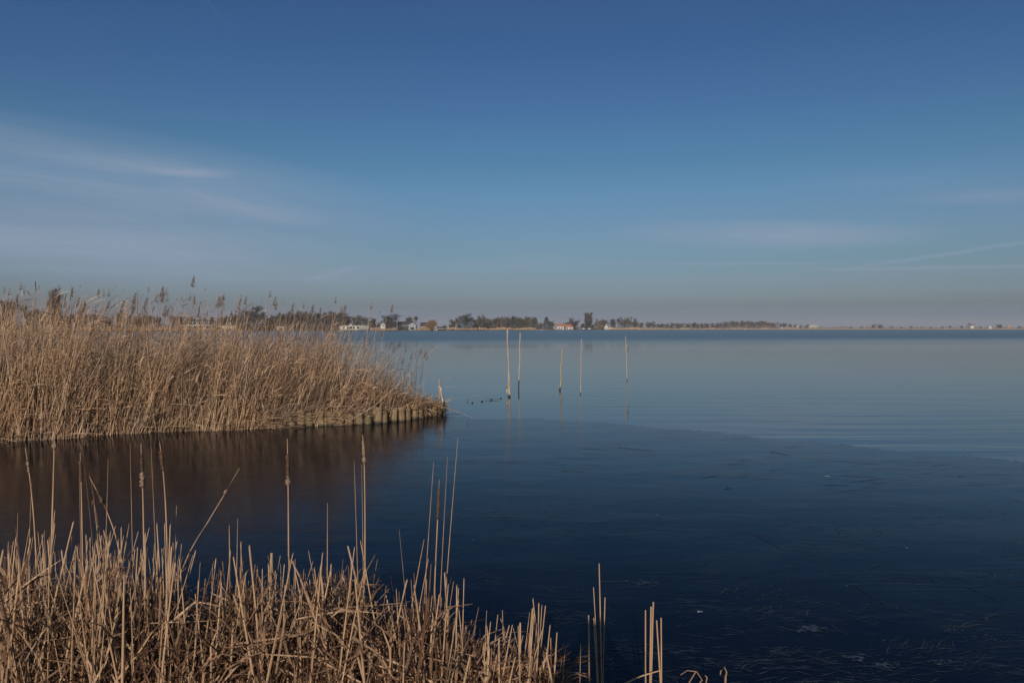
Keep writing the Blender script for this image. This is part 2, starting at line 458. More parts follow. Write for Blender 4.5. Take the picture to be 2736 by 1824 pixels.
# near bank under the camera
bk = [(-30, -40), (30, -40)]
Vb, Fb = [], []
nx, ny = 81, 24
for j in range(ny):
    for i in range(nx):
        x = -14 + 28 * i / (nx - 1)
        y0 = 3.75 if x < -0.3 else (3.75 - min(1, (x + 0.3) / 1.3) * 0.6)
        t = j / (ny - 1)
        y = -30 + t * (y0 + 30 + 0.25)
        z = 0.34 if y < y0 - 1.1 else 0.34 - (y - (y0 - 1.1)) / 1.35 * 0.5
        Vb.append((x, y, z + rng.normal() * 0.012))
for j in range(ny - 1):
    for i in range(nx - 1):
        a = j * nx + i
        Fb.append((a, a + 1, a + nx + 1, a + nx))
# finer rows close to the water's edge
Vb2 = [((v[0]), (v[1] if v[1] < 1 else v[1]), v[2]) for v in Vb]
tag(mesh_obj('bank_ground', Vb2, Fb, M['mud'], smooth=True), kind='structure')

# ------------------------------------------------------------------ reed peninsula
front = [(-1500, 1290), (-700, 1235), (0, 1182), (150, 1176), (300, 1163), (450, 1155), (620, 1151), (800, 1141), (900, 1138), (1000, 1132), (1100, 1121), (1150, 1113), (1178, 1106)]
back = [(1182, 17.75), (1150, 18.3), (1060, 19.4), (900, 21.5), (600, 23.5), (300, 24.5), (0, 25.5), (-700, 27), (-1800, 28)]
fpts = [G(a, b) for a, b in front]
bpts = [(X(a, d), d) for a, d in back]
def frontD(px):
    xs = [a for a, _ in front]; return float(np.interp(px, xs, [Dw(b) for _, b in front]))
def backD(px):
    xs = [a for a, _ in back][::-1]; return float(np.interp(px, xs, [d for _, d in back][::-1]))
poly = [(x, y + 0.12) for x, y in fpts] + bpts
cx = sum(p[0] for p in poly) / len(poly)
Vp, Fp = [], []
cols = np.linspace(-1400, 1172, 90)
for px in cols:
    f, b = frontD(px) + .12, backD(px) - .1
    for k, t in enumerate([0, .03, .15, .4, .7, .97, 1]):
        d = f + (b - f) * t
        z = [-.05, .06, .1, .14, .12, .1, -.05][k] + rng.normal() * .012
        if px > 820 and 0 < k < 6: z += 0.09
        Vp.append((X(px, d), d, z))
for i in range(len(cols) - 1):
    for k in range(6):
        a = i * 7 + k
        Fp.append((a, a + 7, a + 8, a + 1))
tag(mesh_obj('peninsula_ground', Vp, Fp, M['mud'], smooth=True), kind='structure')

# reed bed: leaning stems + leaves, nobody could count them
hx = [-1500, -300, 0, 150, 300, 450, 600, 750, 850, 920, 1000, 1080, 1150, 1190]
hz_ = [2.6, 2.6, 2.6, 2.55, 2.42, 2.36, 2.28, 2.2, 2.1, 1.9, 1.4, .85, .5, .35]
def hgt(px): return np.interp(px, hx, hz_)
N = 13500
px = np.concatenate([rng.uniform(-500, 1185, int(N * .82)), rng.uniform(-1500, -500, int(N * .18))])
keep = rng.random(len(px)) < np.interp(px, [-1500, -500, 0, 700, 900, 1000, 1100, 1180], [.6, .8, 1, 1, .85, .7, .5, .4])
px = px[keep]; N = len(px)
fD = np.array([frontD(p) for p in px]); bD = np.array([backD(p) for p in px])
u = rng.random(N) ** 2.4
D = fD + .02 + (bD - fD - .1) * u
NTU = 900
tid = rng.integers(0, NTU, N); tid = np.sort(tid)
order_ = np.argsort(np.round(X(px, D) * 2.2) * 1000 + np.round(D * 2.2))
px, D, fD, bD = px[order_], D[order_], fD[order_], bD[order_]
t_lx, t_ly, t_h = rng.normal(0, .15, NTU)[tid], rng.normal(0, .09, NTU)[tid], rng.normal(0, .10, NTU)[tid]
bx, by = X(px, D), D
clump = np.sin(bx * 3.1 + by * 1.7) * .5 + np.sin(bx * 7.3 - by * 2.9) * .3
H = hgt(px) * (0.80 + 0.08 * clump + t_h + rng.normal(0, .11, N))
short = rng.random(N) < np.interp(px, [0, 700, 950, 1185], [.25, .36, .58, .85])
H = np.where(short, H * rng.uniform(.25, .8, N), H)
H = np.clip(H, .15, 2.75)
lean = np.interp(px, [-500, 200, 500, 700, 1000], [.10, .14, .24, .28, .22]) + t_lx + rng.normal(0, .11, N)
leany = t_ly + rng.normal(-.03, .07, N)
K = 5
s = np.linspace(0, 1, K)
bend = rng.uniform(.6, 1.9, N)
P = np.zeros((N, K, 3))
P[..., 0] = bx[:, None] + (H * lean)[:, None] * (s[None] ** bend[:, None])
P[..., 1] = by[:, None] + (H * leany)[:, None] * (s[None] ** bend[:, None])
P[..., 2] = -.04 + H[:, None] * s[None] * (1 - .12 * (lean[:, None] ** 2) * s[None])
Rr = (rng.uniform(.0034, .0078, N))[:, None] * np.interp(s, [0, 1], [1, .35])[None]
parts = [tubes(P, Rr, 3)]
# leaves on the stems
NL = int(N * 1.9)
idx = rng.integers(0, N, NL)
tt = rng.uniform(.3, .98, NL)
base_p = P[idx, 0] + (P[idx, -1] - P[idx, 0]) * tt[:, None]
base_p[:, 0] -= (H[idx] * lean[idx]) * (tt - tt ** bend[idx])
Ll = rng.uniform(.14, .42, NL)
an = rng.normal(.2, 1.1, NL)
el = rng.uniform(.2, 1.25, NL)
dirv = np.stack([np.cos(an) * np.cos(el), np.sin(an) * np.cos(el), np.sin(el)], -1)
Kl = 4; sl_ = np.linspace(0, 1, Kl)
PL = base_p[:, None, :] + dirv[:, None, :] * (Ll[:, None] * sl_[None])[..., None]
PL[..., 2] -= (Ll * rng.uniform(.1, .8, NL))[:, None] * sl_[None] ** 2
side = nrm(np.cross(dirv, np.array([0, 0, 1.]) + rng.normal(0, .5, (NL, 3))))
WL = rng.uniform(.0035, .0095, NL)[:, None] * np.array([.7, 1, .75, .08])[None]
parts.append(ribbons(PL, WL, side))
# fallen and tangled stems low in the bed
NF = 5200
pf = np.where(rng.random(NF) < .28, rng.uniform(700, 960, NF), rng.uniform(-600, 1100, NF))
fD = np.array([frontD(p) for p in pf]); bD = np.array([backD(p) for p in pf])
df = fD + np.where(rng.random(NF) < .16, -.10, .06) + (bD - fD - .2) * rng.random(NF) ** 2.2
L = rng.uniform(.3, 1.25, NF) * np.interp(pf, [850, 1000], [1, .5])
an = np.where(rng.random(NF) < .7, rng.normal(.2, .5, NF), rng.uniform(0, 6.28, NF))
el = np.abs(rng.normal(.22, .3, NF))
d = np.stack([np.cos(an) * np.cos(el), np.sin(an) * np.cos(el) * .6, np.sin(el)], -1)
zb = rng.uniform(.0, .75, NF) * rng.random(NF) * np.interp(pf, [800, 1150], [1, .55])
p0 = np.stack([X(pf, df) - L * .4, df, zb + .02 + np.where(pf > 820, .06 + .10 * rng.random(NF), 0)], -1)
PF = p0[:, None, :] + d[:, None, :] * (L[:, None] * s[None])[..., None]
PF[..., 2] -= (L * rng.uniform(0, .25, NF))[:, None] * (s[None] ** 2)
PF[..., 2] = np.maximum(PF[..., 2], .012)
parts.append(tubes(PF, rng.uniform(.0035, .0068, NF)[:, None] * np.interp(s, [0, 1], [1, .5])[None], 3))
V, Q = join(*parts)
tag(mesh_obj('reed_bed', V, Q, M['reed']), 'dense bed of dry brown reeds leaning right on the left peninsula', 'reed bed', kind='stuff')

# dark plumes inside the bed (small ones belonging to the mass)
def plume_geo(length, n, droop, seed, spread=1.0):
    r = np.random.default_rng(seed)
    t = r.random(n)
    z0 = -length + t * length * .9
    L = length * (.34 - .18 * t) * r.uniform(.6, 1.3, n)
    an = r.normal(0, .75 * spread, n)
    K = 4; s = np.linspace(0, 1, K)
    P = np.zeros((n, K, 3))
    P[..., 0] = droop * .05 * t[:, None] + (np.cos(an) * L)[:, None] * s * 1.25
    P[..., 1] = (np.sin(an) * L * .7)[:, None] * s
    P[..., 2] = z0[:, None] + (L * .55)[:, None] * s - (L * droop)[:, None] * s ** 2
    S = np.tile(np.array([[.35, .93, 0]]), (n, 1)) + r.normal(0, .3, (n, 3)); S = nrm(S)
    S[:, 2] = np.abs(S[:, 2]) + .5; S = nrm(S)
    W = (length * r.uniform(.018, .035, n))[:, None] * np.array([.5, 1, .9, .1])
    return ribbons(P, W, S)
NP_ = 460
allp = []
pp = rng.uniform(-600, 1120, NP_)
for i in range(NP_):
    a = pp[i]; dd = frontD(a) + .3 + (backD(a) - frontD(a) - .5) * rng.random() ** .8
    z = float(hgt(a)) * rng.uniform(.74, 1.07)
    if a > 900: z = rng.uniform(.9, 1.75)
    V, Q = plume_geo(rng.uniform(.08, .15), 8, rng.uniform(.6, 1.8), 100 + i)
    V = V + np.array([X(a, dd) + .2, dd, z])
    allp.append((V, Q))
    s5 = np.linspace(0, 1, 5)
    st = np.zeros((1, 5, 3)); ln = rng.uniform(.05, .2)
    st[0, :, 0] = X(a, dd) + .2 - ln * z * (1 - s5); st[0, :, 1] = dd; st[0, :, 2] = z * s5
    allp.append(tubes(st, np.array([[.0035, .003, .0028, .0025, .0012]]), 3))
V, Q = join(*allp)
tag(mesh_obj('reed_plumes', V, Q, M['plume']), 'small brown seed plumes scattered among the dry reed tops', 'reed plumes', kind='stuff')

# tall plumed reeds standing out against the sky and the water: one object each
protos = []
for v in range(6):
    K = 7; s = np.linspace(0, 1, K)
    lean = [.05, .16, .26, -.10, .09, .20, .33][v]
    P = np.zeros((1, K, 3)); P[0, :, 2] = 2.6 * s; P[0, :, 0] = 2.6 * lean * s ** 1.8
    Vt, Qt = tubes(P, (np.interp(s, [0, .6, 1], [.0058, .0046, .0022]))[None], 4)
    nL = 3
    tt = rng.uniform(.35, .85, nL); b0 = np.stack([2.6 * lean * tt ** 1.8, tt * 0, 2.6 * tt], -1)
    dr = nrm(np.stack([rng.uniform(.3, .8, nL), rng.normal(0, .4, nL), rng.uniform(.6, 1, nL)], -1))
    s4 = np.linspace(0, 1, 4)
    PL = b0[:, None] + dr[:, None] * (.3 * s4)[None, :, None]; PL[..., 2] -= .12 * s4 ** 2
    rb = ribbons(PL, np.tile(np.array([.004, .006, .004, .0006]), (nL, 1)), np.tile(np.array([[.3, .95, 0]]), (nL, 1)))
    V, Q = join((Vt, Qt), rb)
    o = mesh_obj('tall_reed', V, Q, M['reed'])
    Vq, Qq = plume_geo([.17, .20, .25, .13, .10, .22, .15][v], [20, 26, 34, 14, 9, 26, 16][v], [.6, 1.2, 1.6, .5, .3, 1.5, 1.2][v], 900 + v, [.5, .8, 1, .4, .2, .9, 1][v])
    Vq = Vq + np.array([2.6 * lean, 0, 2.6])
    pl = mesh_obj('plume', Vq, Qq, M['plume'], o)
    protos.append([o, False, lean])
tall = [(8, 765, 3), (22, 768, 0), (52, 752, 0), (62, 760, 0), (40, 782, 1), (80, 778, 4), (101, 760, 3), (122, 790, 4), (168, 800, 1), (187, 762, 1), (205, 792, 5), (213, 755, 4), (205, 808, 2), (218, 800, 2), (232, 770, 4), (258, 768, 1),
        (275, 768, 0), (287, 770, 0), (283, 800, 1), (276, 815, 5), (300, 765, 4), (308, 757, 4), (320, 800, 5), (330, 770, 4), (318, 812, 1), (336, 790, 4), (351, 780, 5), (347, 795, 2), (350, 812, 2), (365, 835, 5), (382, 793, 5), (378, 822, 2), (393, 764, 3), (412, 783, 1), (425, 762, 2),
        (428, 775, 2), (440, 766, 0), (443, 785, 0), (432, 815, 5), (440, 820, 2), (452, 822, 5), (470, 792, 4), (483, 790, 3), (508, 734, 1), (504, 782, 0), (514, 786, 1), (530, 803, 5), (525, 822, 2), (546, 762, 4), (548, 795, 4), (575, 788, 2), (585, 786, 2), (595, 782, 0), (580, 812, 4), (608, 828, 2), (632, 800, 1), (640, 785, 0), (650, 790, 1), (668, 803, 4),
        (718, 774, 0), (727, 790, 1), (732, 805, 1), (755, 803, 4), (776, 808, 1), (790, 825, 1), (808, 805, 0), (826, 812, 5), (832, 830, 5), (851, 818, 1), (893, 790, 0), (905, 818, 5), (912, 812, 2), (940, 838, 4), (988, 808, 0), (992, 812, 4), (1012, 826, 4), (1042, 812, 1),
        (1018, 880, 1), (1062, 905, 2), (1048, 925, 5), (1120, 928, 5), (1132, 938, 2), (1145, 915, 4), (1080, 925, 1), (1095, 945, 5), (1072, 955, 2), (1138, 948, 5), (1110, 915, 4), (1165, 960, 4), (985, 905, 1), (1000, 925, 5)]
tall_objs = []
for i, (tx, ty, v) in enumerate(tall):
    rec = protos[v]
    fd, bd = frontD(tx), backD(min(tx, 1170))
    d = fd + .25 + (min(bd, 20) - fd - .5) * rnd.random() ** 1.2
    z = Zt(ty, d)
    zs = z / 2.6
    rz = rnd.uniform(-.5, .5)
    o = rec[0] if not rec[1] else copy_tree(rec[0])
    rec[1] = True
    xt = X(tx, d)
    off = 2.6 * rec[2] * zs * math.cos(rz)
    o.location = (xt - off, d - 2.6 * rec[2] * zs * math.sin(rz), 0)
    if ty > 850:  # keep the foot on the peninsula
        bxp = 1368 + (xt - off) / d * F
        if bxp > 1150: o.location.x = X(1140, d)
    o.scale = (zs, zs, zs)
    o.rotation_euler = (0, 0, rz)
    o['tx'] = tx; o['ty'] = ty; tall_objs.append((tx, ty, v, o))
ORD = ['tallest', 'second tallest', 'third tallest', 'fourth tallest', 'fifth tallest', 'sixth tallest', 'seventh tallest', 'eighth tallest', 'ninth tallest', 'tenth tallest', 'eleventh tallest', 'twelfth tallest', 'thirteenth tallest', 'fourteenth tallest', 'fifteenth tallest', 'sixteenth tallest', 'seventeenth tallest', 'eighteenth tallest', 'nineteenth tallest', 'twentieth tallest', 'smallest']
zones = [(70, 'near the left edge of the picture'), (165, 'around the pair of poplars'), (262, 'just right of the poplars'), (325, 'a little right of the poplars'), (400, 'left of the flat-roofed villa'), (478, 'at the left end of the flat-roofed villa'), (560, 'in front of the flat-roofed villa'), (645, 'left of the big dark rounded tree'), (740, 'by the big dark rounded tree'), (900, 'in front of the long dark grove'), (1200, 'at the right end of the reed bed')]
lo_ = -100
for e_, txt in zones:
    zs_ = sorted([t_ for t_ in tall_objs if lo_ < t_[0] <= e_], key=lambda t_: t_[1])
    for k_, (tx, ty, v, o) in enumerate(zs_):
        lb = ['feathery', 'slim feathery', 'large-plumed', 'left-leaning', 'thin-headed', 'drooping'][v]
        tag(o, ORD[min(k_, 20)] + ' ' + lb + ' reed ' + txt, 'reed', 'plumed reeds above the peninsula bed')
        if tx == 508: tag(o, 'tallest plumed reed of all, rising high above the flat-roofed villa')
    lo_ = e_
for t_ in tall_objs:
    del t_[3]['tx']; del t_[3]['ty']

# ------------------------------------------------------------------ palisade
def post_mesh(seed, r, h):
    rr = np.random.default_rng(seed)
    k = 14; V = []; Fc = []
    zs = [-.12, 0, .1, h * .6, h - .02, h - .004, h]
    rs = [1, 1, .99, .97, .96, .90, .80]
    wob = 1 + rr.normal(0, .075, k)
    tilt = rr.normal(0, .22, 2)
    for j, (z, q) in enumerate(zip(zs, rs)):
        for i in range(k):
            a = 2 * math.pi * i / k
            g = wob[i] * q * r * (1 + rr.normal(0, .015))
            x, y = math.cos(a) * g, math.sin(a) * g
            zz = z + (tilt[0] * x + tilt[1] * y if j >= 4 else 0)
            V.append((x, y, zz))
    for j in range(len(zs) - 1):
        for i in range(k):
            a = j * k + i; b = j * k + (i + 1) % k
            Fc.append((a, b, b + k, a + k))
    Fc.append(tuple(range((len(zs) - 1) * k, len(zs) * k)))
    return V, Fc
pm = []
for v in range(8):
    V, Fc = post_mesh(40 + v, .082, .30 + .012 * (v % 3))
    pm.append([mesh_obj('palisade_post', V, Fc, M['post'], smooth=True), False])
# walk along the front line from the tip towards the left
line_pts = [G(a, b) for a, b in [(1171, 1108), (1150, 1112), (1120, 1118), (1080, 1125), (1040, 1129.5), (1000, 1132.5), (940, 1136), (880, 1138), (820, 1140), (760, 1143)]]
def walk(pts, step):
    res = []; acc = 0.0; nxt = 0.0
    for (a, b) in zip(pts, pts[1:]):
        L = math.dist(a, b)
        while nxt <= acc + L:
            f = (nxt - acc) / L
            res.append((a[0] + (b[0] - a[0]) * f, a[1] + (b[1] - a[1]) * f)); nxt += step * rnd.uniform(.93, 1.12)
        acc += L
    return res
fr = walk(line_pts, .192)
back_line = [(X(1178, 17.55), 17.55), (X(1150, 18.1), 18.1), (X(1100, 18.9), 18.9), (X(1040, 19.6), 19.6), (X(960, 20.6), 20.6)]
bk_ = walk(back_line, .2)
NTH = ['first', 'second', 'third', 'fourth', 'fifth', 'sixth', 'seventh', 'eighth', 'ninth', 'tenth', 'eleventh', 'twelfth', 'thirteenth', 'fourteenth', 'fifteenth', 'sixteenth', 'seventeenth', 'eighteenth', 'nineteenth', 'twentieth', 'twenty-first', 'twenty-second', 'twenty-third', 'twenty-fourth', 'twenty-fifth', 'twenty-sixth', 'twenty-seventh', 'twenty-eighth']
for n, (x, y) in enumerate(fr + bk_):
    rec = pm[n % 8]
    o = rec[0] if not rec[1] else copy_tree(rec[0])
    rec[1] = True
    o.location = (x + rnd.uniform(-.015, .015), y + rnd.uniform(-.02, .02), -.01 + rnd.uniform(-.02, .02))
    q = rnd.uniform(.80, 1.06)
    o.scale = (q, q, rnd.uniform(.76, 1.1) if n < len(fr) else .9)
    o.rotation_euler = (rnd.uniform(-.07, .07), rnd.uniform(-.07, .07), rnd.uniform(0, 6.28))
    if n == 0:
        tag(o, 'last round wooden post of the mossy palisade, at the tip of the peninsula', 'post', 'front palisade posts')
    elif n < len(fr):
        tag(o, NTH[n] + ' mossy round post of the front palisade, counting from the tip', 'post', 'front palisade posts')
    else:
        tag(o, NTH[n - len(fr)] + ' dark post of the rear row, counting from the peninsula tip', 'post', 'rear palisade posts')

def pole(name, base, top, r0, r1, m, parent=None, wob=.006, k=8, K=12, knots=True):
    """origin at the base on the water"""
    b = np.array(base, float); t = np.array(top, float)
    s = np.linspace(-.15, 1, K)
    P = (t - b)[None] * s[:, None]
    P[1:-1] += rng.normal(0, wob, (K - 2, 3)) * np.array([1, 1, 0])
    R = np.interp(s, [0, 1], [r0, r1]) * (1 + (rng.normal(0, .06, K) if knots else 0))
    V, Q = tubes(P[None], R[None], k)
    Fc = [tuple(q) for q in Q] + [tuple(range((K - 1) * k, K * k))]
    o = mesh_obj(name, V, Fc, m, parent, smooth=True)
    o.location = base
    return o
# stakes in open water
def on(px, py): x, y = G(px, py); return (x, y, 0.0)
def tp(px, py, D): return (X(px, D), D, Zt(py, D))
b = on(1359, 1060); D0 = b[1]
p1 = pole('water_stake', b, tp(1355.5, 878, D0), .024, .019, M['bamboo'])
tag(p1, 'tallest pale bare stake in the water, nearest the peninsula', 'stake', 'stakes standing in the lake')
bark = pole('bark_strip', (0.036, -.02, 0), tuple(np.array(tp(1360.5, 998, D0)) - np.array(b) + np.array([.01, -.02, 0])), .020, .012, M['bamboo'], p1, .003)
V, Q = tubes(np.array([[[0, 0, .02], [0, 0, -.02]]]) * 1.0, np.array([[.05, .05]]), 10)
bot = empty('plastic_bottle', (X(1353.3, D0 - .05), D0 - .06, Zt(1050, D0)))
M['white'] = simple("white_plastic", (.36, .38, .39), 0.4, 0.05, 4)
Pb = np.zeros((1, 8, 3)); Pb[0, :, 2] = [0, .005, .03, .09, .11, .13, .15, .165]; Pb[0, :, 0] = np.linspace(0, .03, 8)
V, Q = tubes(Pb, np.array([[.005, .014, .017, .017, .013, .008, .007, .007]]), 10)
mesh_obj('bottle_body', V, Q, M['white'], bot, True)
V, Q = tubes(Pb[:, -3:] + np.array([0, 0, .016]), np.array([[.013, .014, .004]]), 10)
mesh_obj('bottle_cap', V, Q, M['mud'], bot, True)
tag(bot, 'small white plastic float tied low on the tallest stake', 'float')
b = on(1386, 1041); p2 = pole('water_stake', b, tp(1389.5, 889, b[1]), .020, .015, M['darkpole'])
tag(p2, 'slim straight stake with a dark lower end, second from the peninsula', 'stake', 'stakes standing in the lake')
b = on(1497, 1042); p3 = pole('water_stake', b, tp(1502, 930, b[1]), .033, .020, M['mossy'], wob=.012)
tag(p3, 'shortest stake in the water, crooked and mossy green', 'stake', 'stakes standing in the lake')
b = on(1551, 1053); p4 = pole('water_stake', b, tp(1554, 905, b[1]), .016, .012, M['bamboo'])
tag(p4, 'slim pale stake just right of the short mossy stake', 'stake', 'stakes standing in the lake')
b = on(1676, 1016); p5 = pole('water_stake', b, tp(1671, 898, b[1]), .019, .012, M['bamboo'])
tag(p5, 'left-tilting pale stake farthest right, with a rag tied near its top', 'stake', 'stakes standing in the lake')
rag = empty('rag', (X(1673.5, b[1]), b[1] - .03, Zt(921, b[1])))
M['rag'] = simple("rag_cloth", (.1, .12, .13), 0.9, 0.5, 20)
M['ragw'] = simple("rag_white", (.34, .34, .33), 0.9, 0.1, 20)
V, Q = ribbons(np.array([[[0, 0, .03], [.03, 0, 0], [.05, .01, -.08], [.09, 0, -.14], [.05, 0, -.23], [.07, 0, -.30]]]), np.array([[.01, .03, .045, .02, .035, .01]]), np.array([[.9, .3, .3]]))
mesh_obj('dark_cloth', V, Q, M['rag'], rag)
V, Q = tubes(np.array([[[-.02, 0, .05], [0, 0, .0], [.012, 0, -.08], [.015, 0, -.12]]]), np.array([[.010, .018, .018, .008]]), 6)
mesh_obj('white_knot', V, Q, M['ragw'], rag)
tag(rag, 'dark and white rag hanging near the top of the farthest-right stake', 'rag')

# stake, line and dark stub at the tip
x, y = G(1176, 1092); y = 17.45; x = X(1174, y)
M['oldwood'] = pole_mat("old_wood", (.12, .09, .05), (.24, .19, .11), (.34, .28, .18), 0.02)
o = pole('mooring_stake', (x, y, 0.0), (X(1173.5, y), y, Zt(1012, y)), .026, .022, M['oldwood'])
tag(o, 'upright brown wooden stake at the tip of the palisade with a white rope', 'stake')
M['rope'] = simple("white_rope", (.40, .36, .34), 0.9, 0.2, 60)
M['pink'] = simple("pink_cord", (.5, .28, .3), 0.9, 0.2, 60)
rp = empty('rope', (x, y - .04, Zt(1033, y)))
zz = lambda r: Zt(r, y) - Zt(1033, y)
P = np.array([[[-.03, 0, 0], [.01, -.01, .0], [.035, 0, zz(1036)], [.04, 0, zz(1046)], [.05, 0, zz(1056)], [.07, 0, zz(1064)], [.085, 0, zz(1074)], [.085, 0, zz(1080)]]])
V, Q = tubes(P, np.array([[.012, .014, .022, .017, .014, .022, .026, .01]]), 6)
mesh_obj('rope_strand', V, Q, M['rope'], rp, True)
V, Q = tubes(P[:, 3:6] + np.array([-.006, -.012, 0]), np.array([[.008, .013, .008]]), 6)
mesh_obj('pink_band', V, Q, M['pink'], rp, True)
tag(rp, 'white and pink rope hanging down the right side of the mooring stake', 'rope')
M['black'] = simple("dark_wet_wood", (.02, .017, .014), 0.5, 0.4, 30)
yb = 17.1
o = pole('rotten_post', (X(1187, yb), yb, -.02), (X(1186.5, yb), yb, Zt(1072, yb)), .032, .016, M['black'], wob=.008)
tag(o, 'rotten black post in the water just right of the palisade', 'post')

# dark net floats in a row between palisade and stakes
flo = None
for i, (px_, py_, r) in enumerate([(1262, 1077, .024), (1288, 1073, .028), (1313, 1069, .024), (1338, 1065, .022)]):
    x, y, _ = on(px_, py_)
    if flo is None:
        Pq = np.zeros((1, 7, 3)); Pq[0, :, 0] = np.linspace(-1.2, 1.2, 7)
        V, Q = tubes(Pq, np.array([[.05, .7, .95, 1, .95, .7, .05]]), 10)
        flo = mesh_obj('net_float', V, Q, M['black'], smooth=True); o = flo
    else:
        o = copy_tree(flo)
    o.location = (x, y, .008); o.scale = (r, r, r * .9); o.rotation_euler = (0, 0, rnd.uniform(-.5, .5))
    tag(o, ['black float nearest the palisade in the row of small floats', 'second black float from the palisade', 'black float with a thin twig lying across it', 'black float nearest the tallest stake'][i], 'float', 'small black floats on the water')
x, y, _ = on(1314, 1068.6)
V, Q = tubes(np.array([[[-.2, 0, .01], [-.05, 0, .02], [.1, 0, .015], [.26, 0, .008]]]), np.array([[.003, .006, .005, .002]]), 5)
o = mesh_obj('floating_twig', V, Q, M['black']); o.location = (x, y - .03, .012)
tag(o, 'thin dark twig floating across the third black float', 'twig')

# fallen reeds around the tip
def reed_arc(pts, r, label, D, plume=False, m='reed', name='fallen_reed'):
    P = np.array([[X(a, dd), dd, max(.012, Zt(b_, dd))] for (a, b_), dd in zip(pts, np.linspace(D[0], D[1], len(pts)))])
    org = P[0].copy()
    V, Q = tubes((P - org)[None], np.linspace(r, r * .4, len(P))[None], 5)
    o = mesh_obj(name, V, Q, M[m]); o.location = org
    tag(o, label, 'reed')
    if plume:
        V, Q = plume_geo(.14, 22, 1.2, int(pts[0][0]))
        mesh_obj('plume', V + (P[-1] - org), Q, M['plume'], o)
    return o
reed_arc([(1120, 1082), (1165, 1083), (1200, 1092), (1235, 1105), (1262, 1116)], .006, 'long pale reed stem bending from the palisade down to the ice edge', (17.2, 16.6))
reed_arc([(1188, 1078), (1198, 1070), (1209, 1060)], .005, 'short bright reed sprig rising right from the rotten post', (17.2, 17.3))
reed_arc([(1188, 1079), (1205, 1069), (1225, 1064), (1244, 1063)], .004, 'arching reed with a small plume right of the rotten post', (17.3, 17.6), True)
reed_arc([(1190, 1036), (1202, 1032), (1214, 1032)], .004, 'faint broken reed blade hanging over the water right of the mooring stake', (17.3, 17.3))
reed_arc([(1189, 1017), (1197, 1011), (1205, 1007)], .004, 'pale reed blade at the top right of the mooring stake', (17.4, 17.4))
reed_arc([(1262, 1058), (1272, 1056), (1280, 1059)], .006, 'clump of drifting reed plume beyond the row of floats', (21.8, 21.9), True)
reed_arc([(1180, 1105), (1215, 1105), (1240, 1104.5)], .006, 'thin black stem lying on the water beside the rotten post', (17.4, 17.5), False, 'black', 'sunken_stem')

# ------------------------------------------------------------------ foreground cattails and cut stalks
env_x = [-200, 0, 50, 100, 150, 200, 270, 350, 400, 450, 500, 580, 620, 660, 720, 820, 860, 930, 980, 1030, 1100, 1130, 1180, 1230, 1280, 1320, 1380, 1440, 1480, 1510, 1540]
env_y = [1500, 1460, 1400, 1385, 1440, 1440, 1420, 1440, 1415, 1450, 1500, 1480, 1440, 1490, 1500, 1490, 1480, 1450, 1500, 1560, 1540, 1470, 1560, 1600, 1615, 1640, 1690, 1620, 1700, 1780, 1800]
sv = []
for v in range(14):
    K = 8; s = np.linspace(0, 1, K); k = 6
    a, b_ = rng.normal(0, .02, 2)
    P = np.zeros((K, 3)); P[:, 2] = s; P[:, 0] = a * s ** 2; P[:, 1] = b_ * s ** 2
    w_ = rng.uniform(.0052, .0085); th = .5
    R = w_ * np.interp(s, [0, .5, 1], [1.25, 1.0, rng.uniform(.45, .85)])
    an = np.arange(k) * 2 * np.pi / k
    V = []
    for j in range(K):
        for i in range(k):
            cut = (math.cos(an[i]) * .01 * rng.uniform(-1, 1.5) if j == K - 1 else 0)
            V.append((P[j, 0] + math.cos(an[i]) * R[j], P[j, 1] + math.sin(an[i]) * R[j] * th, P[j, 2] + cut))
    Fc = []
    for j in range(K - 1):
        for i in range(k):
            q = j * k + i; q2 = j * k + (i + 1) % k
            Fc.append((q, q2, q2 + k, q + k))
    Fc.append(tuple(range((K - 1) * k, K * k)))
    # a second sheath blade hugging the stalk
    if v % 2:
        bb = len(V); hh = rng.uniform(.55, .85); sg = rng.choice([-1, 1])
        for j, q in enumerate(np.linspace(0, hh, 5)):
            xx = sg * (w_ * 1.2 + .01 * q * q)
            V += [(xx - w_ * .8, -w_ * .7, q), (xx + w_ * .8 * (1 - .4 * q), -w_ * .5, q)]
        for j in range(4):
            Fc.append((bb + 2 * j, bb + 2 * j + 1, bb + 2 * j + 3, bb + 2 * j + 2))
    if v % 3 == 0:      # a broken sheath leaf hanging off
        bb = len(V); sg = rng.choice([-1, 1]); h0 = rng.uniform(.45, .8); ww_ = w_ * .75
        for (xx, yy, q, k_) in [(0, 0, h0 - .08, 1), (.012, -.004, h0, 1.1), (.045, -.01, h0 + .03, 1), (.085, -.012, h0 - .02, .9), (.11, -.01, h0 - .14, .5)]:
            V += [(sg * xx - ww_ * k_ * .3, yy - ww_ * k_, q), (sg * xx + ww_ * k_ * .5, yy + ww_ * k_ * .6, q + .01)]
        for j in range(4):
            Fc.append((bb + 2 * j, bb + 2 * j + 1, bb + 2 * j + 3, bb + 2 * j + 2))
    sv.append([mesh_obj('cut_stalk', V, Fc, M['stalk']), False])
def nearD(px):     # farthest depth of the near clump at a column
    return float(np.interp(px, [-300, 200, 450, 560, 700, 1000, 1200, 1520], [5.0, 5.0, 4.8, 4.5, 4.6, 4.5, 4.2, 3.95]))
NS = 300 - 2
clusters = [rnd.uniform(-60, 1500) for _ in range(42)]
made = 0
groups = [(420, 'left clump'), (1000, 'middle clump'), (1600, 'right clump')]
